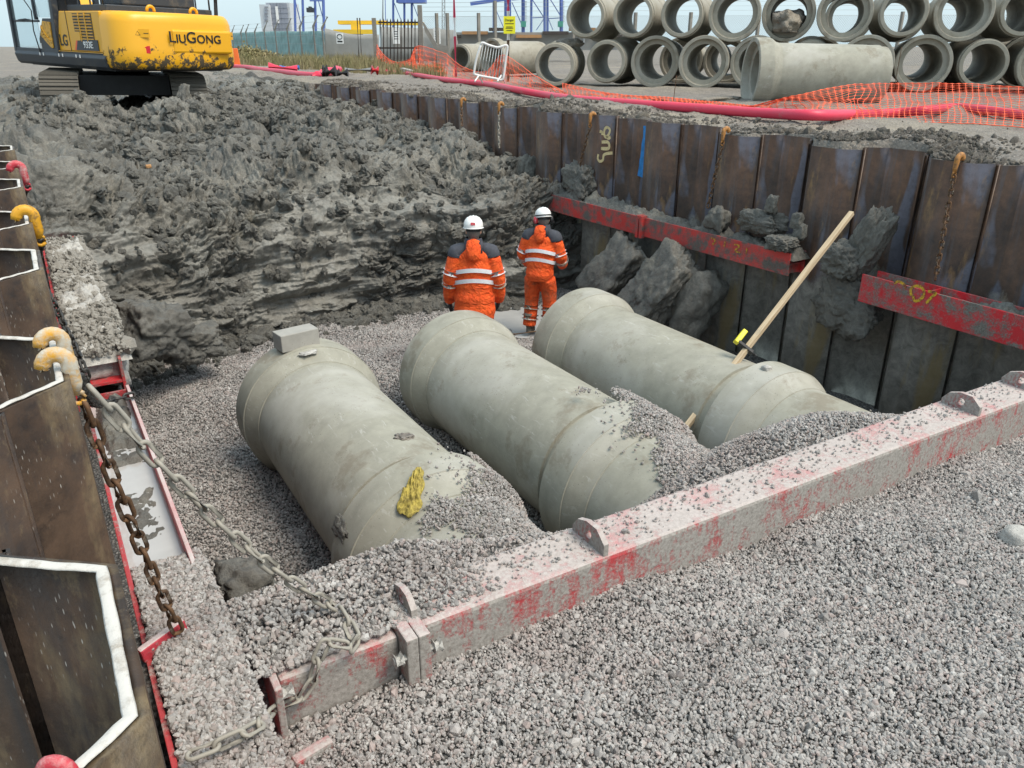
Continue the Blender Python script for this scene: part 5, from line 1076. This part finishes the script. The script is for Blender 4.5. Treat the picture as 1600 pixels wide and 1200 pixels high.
# loose pipes left of the stack
def ahead(q_, deg): A_ = YAW + R(deg); return np.array([q_[0] + 2.6 * math.sin(A_), q_[1] + 2.6 * math.cos(A_), q_[2]])
q = pz(866, 137, GZ - .06); w_ = ahead(q, 9); pipe('concrete_pipe', PML, (w_[0], w_[1], q[2] + RB + .02), (0, 0, math.pi - (YAW + R(9))), 'concrete pipe lying apart at the left of the stack with rubble on it', mat='pipe_stack')
lump('rubble_heap', (q[0] + 1.6 * axv[0], q[1] + 1.6 * axv[1], q[2] + 1.17), (.45, .4, .16), 53, 'soil', label='brown rubble on top of the pipe beside the stack', cat='rubble', flat=.45)
q = pz(768, 121, GZ - .06); dd = YAW + R(48); pipe('concrete_pipe', PML, (q[0], q[1], q[2] + RBELL), (0, 0, -dd), 'concrete pipe lying sideways behind the white frame, reddish bell', mat='pipe_stack')
q = pz(718, 112, GZ - .04); w_ = ahead(q, 25); pipe('concrete_pipe', PML, (w_[0], w_[1], q[2] + RB), (0, 0, math.pi - (YAW + R(25))), 'leftmost loose concrete pipe with dark mouth near the gate', mat='pipe_stack')
# single pipe in front
dl = pd(1166, 166, 16.6); zg = dl[2]; dirp = RT; rz1 = math.atan2(-dirp[0], dirp[1])
fp = pipe('concrete_pipe', PM, (dl[0], dl[1], dl[2] + RBELL - .02), (R(-1.2), 0, rz1), 'single concrete pipe lying sideways before the stack with blue writing', mat='pipe_stack')
tm = link('lettering', text_mesh('KIJ', .10, .002, .002), fp, 'ink'); tm.location = (-.335, 2.45, .499); tm.rotation_euler = (0, R(-34), math.pi / 2)
# loose earth beside it
lump('earth_heap', tuple(pz(1100, 158, GZ - .03)), (1.3, .6, .10), 57, 'soil', label='low sandy heap of earth left of the single pipe', cat='earth heap', flat=.3)

# ================================================================== HOSES, NET, FRAME, BACKGROUND
def hose(name, pix, rad, label, mat='hose', lift=0.0, ell=.8, cat='hose'):
    P = []
    for x, y in pix:
        p = pz(x, y, GZ + .02)
        for _ in range(4): p = pz(x, y, float(ground_h(p[0], p[1])) + rad * ell + lift + .035)
        P.append(p)
    P = smooth_path(P, 10); m = MB(); m.tube(P, [rad * (1 + .06 * MN.noise(Vector(p) * 1.7)) for p in P], 14, ell=1.0); return tag(m.build(name, mat, smooth=True), label, cat)
hose('layflat_hose', [(531, 103.5), (548, 103), (566, 106), (610, 112.5), (640, 115.5), (700, 125), (760, 131), (800, 139), (850, 148), (900, 155), (1000, 163), (1100, 170), (1200, 177), (1290, 180), (1390, 177), (1450, 172), (1490, 168), (1530, 171), (1600, 180), (1680, 190)], .078, 'long fat red hose running along the ground behind the sheet piles')
def gnd(x, y, up=0.0): return pz(x, y, GZ - .03 + up)
m = MB(); P = smooth_path([gnd(q_, w_, .1) for q_, w_ in ((350, 103), (385, 105), (405, 108.5), (440, 112), (470, 116), (497, 118))], 8); m.tube(P, .11, 10); tag(m.build('layflat_hose', 'hose', smooth=True), 'pinkish red hose lying on mud beside the excavator', 'hose')
m = MB(); P = smooth_path([gnd(494, 119.5, .1), gnd(505, 115, .15), gnd(518, 111, .2), gnd(531, 108, .18)], 8); m.tube(P, [.14 + .03 * math.sin(i) for i in range(len(P))], 10); tag(m.build('layflat_hose', 'hose', smooth=True), 'bunched end of red hose by the black pump fittings', 'hose')
for (x, y, r_, lb) in ((516, 113, .28, 'black rubber hose coupling lying by the red hose'), (535, 115, .20, 'smaller black coupling beside the red hose bend')):
    p = gnd(x, y, r_ * .8); m = MB(); m.tube([p - RT * .2, p + RT * .2 + UP * .03], [r_ * .75, r_ * .8], 14); m.tube([p - RT * .24, p - RT * .12], r_ * .95, 14); tag(m.build('hose_coupling', 'exc_black', auto=40), lb, 'coupling')
p = gnd(450, 104, .22); m = MB(); m.tube([p - RT * .9, p + RT * .35 + FW * .3], .19, 12); tag(m.build('pipe_offcut', 'hose', auto=40), 'short red pipe offcut on the verge', 'pipe'); p = gnd(453, 105.5, .12); m = MB(); m.tube([p - RT * .5, p + RT * .45], .11, 12); tag(m.build('pipe_offcut', 'blue_pipe', auto=40), 'blue pipe offcut lying under a red one', 'pipe')
p = gnd(585, 109, .2); m = MB(); m.tube([p - RT * .12, p + RT * .12 + FW * .1], .19, 14); tag(m.build('hose_drum', 'reflector', auto=40), 'round red fitting under the orange net', 'fitting'); m = MB(); m.tube([p - RT * 1.2, p - RT * .14], .08, 12); tag(m.build('pipe_offcut', 'galv', auto=40), 'grey pipe joined to the round red fitting', 'pipe')
p = gnd(639, 117, 0); tag(MB().box((0, 0, .10), (.70, .30, .22), Matrix.Rotation(R(10), 3, 'Y')).build('concrete_block', 'conc', bevel=.01, loc=tuple(p), rot=(0, 0, R(-60))), 'concrete kerb block lying beside the red hose', 'block')
# orange barrier net as real strands over a crumpled surface
def net(name, foot, top, label, cell=.075, wid=.0055, crumple=.05, seed=0):
    """foot/top: lists of 3D points of both selvedges"""
    A_ = smooth_path(foot, 12); B_ = smooth_path(top, 12); L = sum(np.linalg.norm(np.array(a) - b) for a, b in zip(A_[1:], A_)); nu = max(20, int(L / cell)); hgt = np.mean([np.linalg.norm(np.array(a) - b) for a, b in zip(A_, B_)]); nv = max(5, int(max(.5, hgt) / (cell * .8)))
    A_, B_ = np.array(A_), np.array(B_)
    def at(u, v):
        f = u * (len(A_) - 1); i = min(int(f), len(A_) - 2); t = f - i; a = A_[i] * (1 - t) + A_[i + 1] * t; b = B_[i] * (1 - t) + B_[i + 1] * t; p = a * (1 - v) + b * v
        q = Vector((u * L * 1.7 + seed, v * 2.6, seed)); e = math.sin(v * math.pi)
        return Vector(p) + Vector((MN.noise(q), MN.noise(q + Vector((5, 5, 5))), abs(MN.noise(q * 1.3 + Vector((1, 8, 3)))) * .8)) * crumple * (.4 + e)
    m = MB(); G_ = [[at(i / nu, j / nv) for j in range(nv + 1)] for i in range(nu + 1)]
    for i in range(nu + 1):
        for j in range(nv):
            m.tube([G_[i][j], G_[i][j + 1]], wid, 3, caps=False)
    for j in range(nv + 1):
        for i in range(nu): m.tube([G_[i][j], G_[i + 1][j]], wid * (1.9 if j in (0, nv) else 1), 3, caps=False)
    return tag(m.build(name, 'net'), label, 'net')
def gp(x, y, up=0.0):
    p = pz(x, y, GZ)
    for _ in range(4): p = pz(x, y, float(ground_h(p[0], p[1])) + .03 + up)
    return p
def rise(p, h, back=0.0): return np.array(p) + np.array([0, 0, h]) + FW * np.array([1, 1, 0]) * back
net('barrier_net', [gp(1165, 178), gp(1250, 187), gp(1330, 188), gp(1400, 190), gp(1480, 192), gp(1560, 196), gp(1680, 206)], [rise(gp(1165, 176), .05, .25), rise(gp(1250, 182), .28, .35), rise(gp(1330, 182), .44, .35), rise(gp(1400, 180), .52, .30), rise(gp(1480, 180), .50, .3), rise(gp(1560, 180), .46, .3), rise(gp(1680, 190), .46, .3)], 'sagging orange plastic barrier net in front of the single pipe', .115, .0056, .09, 3)
net('barrier_net', [gp(880, 152), gp(960, 160), gp(1050, 168), gp(1120, 173), gp(1180, 179)], [rise(gp(880, 149), .25, .5), rise(gp(960, 156), .10, .5), rise(gp(1050, 163), .10, .5), rise(gp(1120, 168), .08, .4), rise(gp(1180, 175), .08, .4)], 'flattened orange net lying along the red hose', .13, .006, .06, 5)
def netpair(L_):
    ft, tp = [], []
    for xf, yf, xt, yt in L_:
        f_ = gp(xf, yf); D = float(np.dot(f_ - CAM, FWH)) * math.cos(PITCH); ft.append(f_); tp.append(pd(xt, yt, D + .25))
    return ft, tp
net('barrier_net', *netpair([(690, 119, 697, 84), (720, 126, 722, 104), (755, 131, 758, 112), (785, 136, 786, 86), (830, 143, 832, 116), (885, 152, 880, 143)]), 'orange net draped between the gate and the plain pipe ends', .13, .0068, .06, 7)
net('barrier_net', *netpair([(586, 100, 585, 62), (596, 105, 598, 84), (620, 109, 618, 97), (640, 112, 640, 92), (655, 115, 652, 72), (690, 119, 697, 84)]), 'orange net hung over the palisade gate', .17, .0085, .06, 9)
# white metal frame lying on the net
wf = empty('pedestrian_barrier', tuple(gp(768, 133))); tag(wf, 'bent white metal barrier frame standing askew by the red hose', 'frame')
D_ = 18.6; org = np.array(wf.location)
def wp(x, y, d=0): return Vector(pd(x, y, D_ + d) - org)
MB().tube([wp(*q) for q in smooth_path([(752, 68), (745, 90), (741, 112), (744, 117), (775, 123), (783, 125), (787, 119), (790, 95), (793, 75), (790, 71), (778, 74), (765, 71), (755, 67), (752, 68)], 6)], .028, 8).build('rail', 'white_metal', wf, smooth=True)
for k in range(9): f = k / 9 + .06; MB().tube([wp(753 + 38 * f, 69 + 4 * math.sin(f * 3)), wp(744 + 42 * f, 116 + 8 * f)], .010, 6).build('bar', 'white_metal', wf, smooth=True)
for x in (748, 783): MB().tube([wp(x - 6, 127, -.4), wp(x, 118), wp(x + 6, 129, .4)], .02, 6).build('foot', 'white_metal', wf)
# thin marker stakes
for (x, y, x2, y2, D, lb) in ((1052, 160, 1057, 118, 14.6, 'thin rusty steel stake in front of the stacked pipes'), (1397, 138, 1409, 73, 17.8, 'thin leaning stake at the plain end of the single pipe')):
    m = MB(); m.tube([pd(x, y, D), pd(x2, y2, D)], .009, 6); tag(m.build('marker_stake', 'timber_old'), lb, 'stake')
# red and white poles with a warning sign
def banded_pole(x, y0, D, segs, label, r_=.06):
    b = pd(x, y0, D); o = empty('banded_pole', (b[0], b[1], GZ - .1)); tag(o, label, 'pole'); z = 0
    for L, mt in segs: m = MB(); m.tube([(0, 0, z), (0, 0, z + L)], r_, 12); m.build('band', mt, o, smooth=False, auto=40); z += L
banded_pole(711, 64, 30, [(1.5, 'pole_red'), (.65, 'white'), (1.7, 'pole_red'), (1.2, 'white'), (1.2, 'pole_red')], 'red and white banded pole standing behind the loose pipes', .05)
banded_pole(794, 60, 27, [(1.35, 'timber_old'), (.9, 'white'), (.35, 'pole_red'), (.8, 'white'), (1.2, 'pole_red')], 'red and white pole carrying a yellow sign', .05)
p = pd(796, 39, 26.9); sg = empty('warning_sign', tuple(p)); sg.rotation_euler = (0, 0, -YAW); tag(sg, 'square yellow warning sign fixed to the banded pole', 'sign')
MB().box((0, 0, 0), (.40, .02, .54)).build('plate', 'sign', sg); o = link('lettering', text_mesh('Danger', .105, .002, .001), sg, 'black', (0, -.013, .15), (math.pi / 2, 0, 0))
for z, w_ in ((.04, .30), (-.06, .22), (-.10, .26), (-.17, .2)): MB().box((0, -.012, z), (w_, .004, .022)).build('text_line', 'black', sg)
# concrete fence posts with cranked tops, wires and netting
posts = [(508, 97.5, 31), (494, 92.5, 28.5), (473, 91, 30.5), (453, 89.5, 33), (434, 88.5, 35), (417, 86.5, 36.5), (402, 85, 40.5), (388, 83, 41), (380, 81.5, 42), (366, 80.5, 42.5), (357, 79.5, 44)]
PP = []
for k, (x, yb, yt) in enumerate(posts):
    D = 53 + (k / 10) * 46; b = pd(x, yb, D); hgt = (yb - yt) / F_PX * D * .98; PP.append((b, hgt)); m = MB()
    o = empty('fence_post', (b[0], b[1], GZ - .1)); tag(o, 'cranked concrete fence post, number %s in the row counting from the grey panel wall' % ('one', 'two', 'three', 'four', 'five', 'six', 'seven', 'eight', 'nine', 'ten', 'eleven')[k], 'post', 'cranked fence posts')
    hh = b[2] + hgt - (GZ - .1); m.tube([(0, 0, 0), (0, 0, hh * .78)], [.10, .085], 4); m.build('shaft', 'post_conc', o); MB().tube([(0, 0, hh * .78 - .03), tuple(Vector(RT) * .42 + Vector((0, 0, hh)))], [.085, .06], 4).build('cranked_top', 'post_conc', o)
wire = MB()
for f in (.35, .55, .72, .85, 1.0):
    for (a, ha), (b, hb) in zip(PP, PP[1:]):
        off = RT * .42 * max(0, (f - .78) / .22); wire.tube([Vector((a[0], a[1], a[2] + ha * f)) + Vector(off), Vector((b[0], b[1], b[2] + hb * f)) + Vector(off)], .012, 4, caps=False)
tag(wire.build('fence_wire', 'galv'), 'straining wires between the cranked fence posts', 'wire')
def sheet(name, pts_lo, pts_hi, mat, label, cat, nv=10, wob=.15):
    a = np.array(smooth_path(pts_lo, 20)); b = np.array(smooth_path(pts_hi, 20)); V = np.zeros((len(a), nv, 3))
    for i in range(len(a)):
        for j in range(nv): t_ = j / (nv - 1); p = a[i] * (1 - t_) + b[i] * t_; V[i, j] = p + FW * np.array([1, 1, 0]) * wob * MN.noise(Vector((i * .35, j * .4, 1)))
    o = link(name, np_mesh(name, V.reshape(-1, 3), grid_quads(len(a), nv)), None, mat); s = o.modifiers.new('thick', 'SOLIDIFY'); s.thickness = .03; return tag(o, label, cat)
sheet('debris_netting', [pd(356, 80, 104), pd(420, 86, 84), pd(470, 90, 66), pd(506, 93, 58)], [pd(356, 52, 104), pd(420, 49, 84), pd(470, 49, 66), pd(506, 48, 58)], 'teal', 'pale teal debris netting hung on the fence beyond the posts', 'netting', 10, .35)
sheet('site_wall', [pd(507, 93, 62), pd(548, 92, 62), pd(592, 92, 62)], [pd(507, 44, 62), pd(548, 53, 62), pd(592, 54, 62)], 'farwall', 'grey concrete panel wall below the yellow gantry', 'wall', 6, .02)
q = pd(531, 60, 61); sg = empty('notice_board', tuple(q)); sg.rotation_euler = (0, 0, -YAW); tag(sg, 'small white notice on the grey panel wall', 'sign'); MB().box((0, 0, 0), (.55, .03, .75)).build('plate', 'white', sg); MB().tube([(.2 * math.cos(a), -.02, .12 + .17 * math.sin(a)) for a in np.linspace(0, 2 * math.pi, 14)[:-1]], .03, 5, closed=True).build('symbol', 'black', sg); MB().box((0, -.02, -.22), (.4, .02, .10)).build('symbol', 'black', sg)
for x in (563, 567): m = MB(); m.tube([pd(x - 2, 94, 50), pd(x - 5, 28, 50)], .04, 6); tag(m.build('steel_post', 'rust_dark'), 'thin dark steel post before the grey panel wall', 'post', 'thin steel posts')
# palisade gate
gt = empty('palisade_gate', tuple(pd(625, 100, 49))); tag(gt, 'rusty palisade gate panel between two concrete posts', 'gate'); org = np.array(gt.location)
def gq(x, y, d=0): return Vector(pd(x, y, 49 + d) - org)
for k in range(12): x = 594 + k * 5.45; MB().tube([gq(x, 98), gq(x, 33), gq(x, 29)], [.05, .05, .01], 4).build('pale', 'rust_dark', gt)
for y in (35, 75): MB().bar(gq(591, y, .05), gq(657, y, .05), .05, .09).build('rail', 'rust_dark', gt)
for (x, yt, wd, lb) in ((588.5, 28, .24, 'square concrete post at the left of the palisade gate'), (659.5, 8, .27, 'tall concrete post at the right of the palisade gate')):
    b = pd(x, 100, 48.7); t_ = pd(x, yt, 48.7); tag(MB().box((0, 0, (t_[2] - b[2]) / 2), (wd, wd, t_[2] - b[2])).build('gate_post', 'post_conc', bevel=.015, loc=tuple(b), rot=(0, 0, -YAW)), lb, 'post')
cbk = empty('concrete_wing', tuple(pd(680, 99, 48))); tag(cbk, 'concrete wing wall sloping down beside the tall gate post', 'wall'); cbk.rotation_euler = (0, 0, -YAW); s_ = 48 / F_PX
m = MB(); m.prism([(-18 * s_, 60 * s_), (-15 * s_, 58 * s_), (4 * s_, 27 * s_), (22 * s_, 25 * s_), (22 * s_, 0), (6 * s_, 0), (-2 * s_, 25 * s_), (-14 * s_, 45 * s_)], .25, 'y'); m.build('wall', 'post_conc', cbk)
# low far walls and rail stock behind the fence
sheet('boundary_wall', [pd(595, 96, 57), pd(660, 96, 57), pd(720, 95, 57)], [pd(595, 42, 57), pd(660, 44, 57), pd(712, 47, 57)], 'farwall', 'pale grey concrete wall behind the palisade gate', 'wall', 4, .0)
for x in (619, 683): q = pd(x, 56, 56.7); sg = MB().box((0, 0, 0), (.5, .03, 1.05)).build('notice_board', 'white', loc=tuple(q), rot=(0, 0, -YAW)); tag(sg, 'white notice on the wall %s' % ('seen through the palisade gate' if x < 650 else 'right of the tall gate post'), 'sign'); [MB().box((0, -.018, z), (.3, .006, .05)).build('text_line', 'exc_dark', sg) for z in (.28, .12, -.04, -.2)]
# chain link fence behind the stack
A0, A1 = pd(664, 97, 51), pd(1640, 112, 48); cl = empty('chain_link_fence', (A0[0], A0[1], GZ - .05)); tag(cl, 'chain link fence with barbed wires behind the pipe stack', 'fence'); dv = (A1 - A0); dv[2] = 0; Lf = np.linalg.norm(dv); dv /= Lf; Hf = 2.85
m = MB(); s0 = .14
for k in range(int((Lf + Hf) / s0)):
    for sg_ in (1, -1):
        x0 = k * s0 - (Hf if sg_ > 0 else 0); x1 = x0 + sg_ * Hf; za, zb = 0, Hf
        if sg_ < 0 and x0 > Lf: continue
        lo, hi = (x0, x1)
        t0 = 0 if lo >= 0 else -lo / Hf
        if t0 >= 1: continue
        p0 = (x0 + sg_ * t0 * Hf, t0 * Hf); p1 = (x1, Hf)
        if sg_ < 0 and x1 < 0: p1 = (0, x0)
        m.tube([Vector((dv[0] * p0[0], dv[1] * p0[0], p0[1])), Vector((dv[0] * p1[0], dv[1] * p1[0], p1[1]))], .0055, 3, caps=False)
m.build('mesh', 'galv', cl)
for z in (2.85, 3.15, 3.4, 3.65): MB().tube([Vector((0, 0, z)), Vector(dv * Lf) + Vector((0, 0, z))], .010, 4).build('wire', 'galv', cl)
for px_ in (684, 700.5, 748.5, 774, 895, 990, 1075, 1180, 1290, 1400, 1500):
    d_ = ray(px_, 80); f_ = ((A0[0] - 0) * d_[1] - (A0[1] - 0) * d_[0]) / (dv[1] * d_[0] - dv[0] * d_[1]); p = Vector(dv * f_); tp = 3.75 if px_ in (774, 895) else 3.05
    MB().box((p.x, p.y, tp / 2), (.17, .17, tp)).build('post', 'post_conc', cl)
# piled rail stock beyond the fence, bushes and dry grass
o = empty('stock_pile', tuple(pd(800, 72, 62))); tag(o, 'long low pile of rusty steel stock beyond the chain link fence', 'steel stock'); o.rotation_euler = (0, 0, -YAW)
for k in range(7): MB().box((-5 + k * 2.1, 0, .7 + .25 * (k % 3)), (2.0, 1.5, .22)).build('bundle', 'rail' if k % 2 else 'rust_dark', o)
MB().box((1.4, .6, 0.35), (17, 1, 1.3)).build('rack', 'farwall', o)
rng = np.random.default_rng(5); m = MB()
def grass_tuft(m, p, h, n):
    for _ in range(n):
        a = rng.uniform(0, 6.28); r_ = rng.uniform(0, .22); b = np.array(p) + np.array([math.cos(a) * r_, math.sin(a) * r_, 0]); l = rng.uniform(.5, 1) * h; lean = rng.normal(0, .28, 2) * l; w_ = RT * .018
        t_ = b + np.array([lean[0], lean[1], l]); mm = (b + t_) / 2 + np.array([0, 0, .06 * l]); m.poly([b - w_, b + w_, mm + w_ * .7, mm - w_ * .7, t_], [(0, 1, 2, 3), (3, 2, 4)])
for _ in range(480):
    x = rng.uniform(372, 690); y = np.interp(x, [372, 440, 500, 560, 600, 690], [92, 96, 99, 101, 103, 108]) - rng.uniform(0, 11)
    D = np.interp(x, [372, 500, 600, 690], [58, 42, 38, 33]) * rng.uniform(.85, 1.15); p = pd(x, y, D); p[2] = GZ - .06; grass_tuft(m, p, rng.uniform(.35, .95) * (.6 if x > 600 else 1), 16)
tag(m.build('grass', 'grass'), 'tall dry grass growing along the fence line', 'grass', kind='stuff')
def bush(name, x, y, D, rad, label):
    p = pd(x, y, D); o = empty(name, tuple(p)); tag(o, label, 'bush'); m = MB()
    for _ in range(1400):
        v = rng.normal(0, 1, 3); v /= np.linalg.norm(v); v *= rng.uniform(.5, 1) ** .5 * np.array(rad) * (1 + .25 * rng.normal()); v[2] = abs(v[2]); a = rng.normal(0, .07, 3); b = rng.normal(0, .07, 3); m.poly([v, v + a, v + a + b, v + b], [(0, 1, 2, 3)])
    m.build('foliage', 'grass', o); MB().tube([(0, 0, -.3), (0, 0, .3), (.15, .05, .8)], [.05, .04, .02], 6).build('stem', 'timber_old', o)
bush('bush', 386, 92, 56, (1.0, 1.0, .75), 'dark scrubby bush beside the excavator'); bush('bush', 406, 93, 52, (1.0, .9, .5), 'low scrubby bush left of the dry grass')
# far port: tower, cranes, gantry, masts
def far_box(m, x0, x1, y0, y1, D, dep): a, b = pd(x0, y1, D), pd(x1, y0, D); c = (a + b) / 2; m.box(c + FWH * dep / 2, (np.linalg.norm((b - a)[:2]), dep, abs(b[2] - a[2])), Matrix.Rotation(-YAW, 3, 'Z'))
tw = empty('tower_building'); tag(tw, 'pale grey tower block far behind the fence', 'building'); m = MB(); far_box(m, 421, 452, 4, 62, 300, 14); m.build('wall', 'pale', tw); m = MB(); far_box(m, 411, 420.5, 7, 62, 298, 14); m.build('stair_tower', 'pale', tw)
for k in range(6): m = MB(); far_box(m, 422 + k * 5, 422.6 + k * 5, 5, 60, 299.4, .4); m.build('panel_joint', 'pale_dark', tw)
for k in range(6): m = MB(); far_box(m, 421.2, 451.8, 12 + 8 * k, 12.4 + 8 * k, 299.3, .3); m.build('panel_joint', 'pale_dark', tw)
for k, y in enumerate((10, 15, 20, 25, 30)): m = MB(); far_box(m, 413 + (k % 2), 418.5, y, y + 1.3, 297.5, .4); far_box(m, 413.4 + 2 * (k % 2), 414.4 + 2 * (k % 2), y, y + 4, 297.4, .3); m.build('lettering', 'pale_dark', tw)
m = MB(); far_box(m, 432.5, 433.6, 10, 36, 299.2, .5); m.build('light_strip', 'white', tw)
def crane(D, legs, braces, beams, label, extra=()):
    o = empty('port_crane'); tag(o, label, 'crane')
    for (x, y0, x2, y2, w_) in legs: MB().bar(pd(x, y0, D), pd(x2, y2, D), w_ * D / F_PX).build('leg', 'blue_steel', o)
    for (x, y0, x2, y2, w_) in braces: MB().bar(pd(x, y0, D + .8), pd(x2, y2, D + .8), w_ * D / F_PX).build('brace', 'blue_steel', o)
    for (x, y0, x2, y2, w_) in beams: MB().bar(pd(x, y0, D - 1), pd(x2, y2, D - 1), w_ * D / F_PX).build('beam', 'blue_steel', o)
    return o
c1 = crane(240, [(462, 66, 454, -260, 3), (474.5, 66, 466, -260, 3), (494, 66, 485, -260, 3), (507, 66, 498, -260, 3.4)], [(470, 36, 456, -20, 1), (505, 30, 492, -20, 1), (455, -60, 499, -60, 2)], [(440, -200, 640, -205, 6), (484, 1, 503, 1, 2)], 'tall blue dockside crane on four legs left of the yellow gantry')
m = MB(); far_box(m, 479, 488, 12, 19, 239, 3); far_box(m, 482, 485, 10, 12, 239, 2); m.build('operator_cab', 'exc_dark', c1)
c2 = crane(210, [(614.5, 66, 614, -220, 2.6), (632, 66, 631, -220, 2.6), (643.5, 66, 643, -220, 2.6), (603, 66, 598, -220, .9)], [(616, 5, 627, 32, 1), (645, 5, 656, 34, 1)], [(622, 1, 662, 1, 6), (600, -180, 760, -180, 6)], 'blue dockside crane rising behind the palisade gate')
m = MB(); far_box(m, 619, 663, -8, 4, 209, 6); m.build('machinery_house', 'blue_steel', c2)
c3 = crane(170, [(771, 66, 771, -200, 2.0), (790, 66, 790, -200, 3.2), (797, 66, 797, -200, 2.4), (817.5, 66, 817, -200, 4), (830, 66, 831, -200, 2.6), (851, 66, 850.5, -200, 2.8), (855.5, 66, 855, -200, 2.6), (877, 66, 877, -200, 4)], [(776, 18, 788, 46, 1.1), (800, 4, 816, 40, 1.3), (832, 0, 849, 26, 1.3), (858, -4, 876, 25, 1.3), (831, 28, 850, 27, 1.2), (856, 29, 876, 28, 1.2), (850, 29, 838, 47, 1), (857, 30, 864, 47, 1)], [(735, 6, 800, -3, 5), (800, -2, 880, -10, 5), (760, -170, 900, -170, 6)], 'blue portal crane with braced legs behind the chain link fence')
for x in (818, 876): m = MB(); far_box(m, x - 4, x + 4, 33, 42, 168, 2); m.build('electric_box', 'greenbox', c3)
for x in (819.5, 878.5):
    m = MB()
    for k in range(14): far_box(m, x + 1.0, x + 3.4, 2 + 2.4 * k, 2.7 + 2.4 * k, 168.5, 1.0)
    m.build('stair', 'galv', c3)
gy = empty('gantry_beam'); tag(gy, 'yellow gantry beams over the grey panel wall', 'gantry'); m = MB(); far_box(m, 528, 600, 32, 38, 90, 2); far_box(m, 600, 660, 34, 39, 90, 2); m.build('beam', 'gantry', gy); m = MB(); far_box(m, 521, 584, 46, 53, 88, 2); m.build('beam', 'gantry', gy); m = MB(); far_box(m, 549, 560, 38, 52, 88.5, 1.5); m.build('pillar', 'gantry', gy); m = MB(); far_box(m, 545, 565, 53, 92, 89, 1); m.build('footing', 'farwall', gy)
lm = empty('lattice_mast'); tag(lm, 'grey lattice mast between the gate and the banded pole', 'mast')
for dx in (-2.2, 2.2): MB().bar(pd(693 + dx, 60, 130), pd(693 + dx * .9, -60, 130), .10).build('chord', 'galv', lm)
for k in range(24): y = 56 - k * 4.5; s_ = 1 if k % 2 else -1; MB().bar(pd(693 - 2.1 * s_, y, 130), pd(693 + 2.1 * s_, y - 4.5, 130), .07).build('lattice_bar', 'galv', lm)
for (x, D, lb) in ((598, 120, 'slender lamp pole behind the palisade gate'), (912, 60, 'slender grey pole at the left end of the pipe stack'), (1541, 70, 'slender grey pole rising over the right end of the stack')):
    m = MB(); m.tube([pd(x, 66, D), pd(x + .5, -80, D)], [.09 * D / 60, .06 * D / 60], 8); b = m.build('lamp_pole', 'galv'); tag(b, lb, 'pole')
print('TRIS', sum(len(o.data.polygons) for o in bpy.data.objects if o.type == 'MESH'), 'OBJ', len(bpy.data.objects))
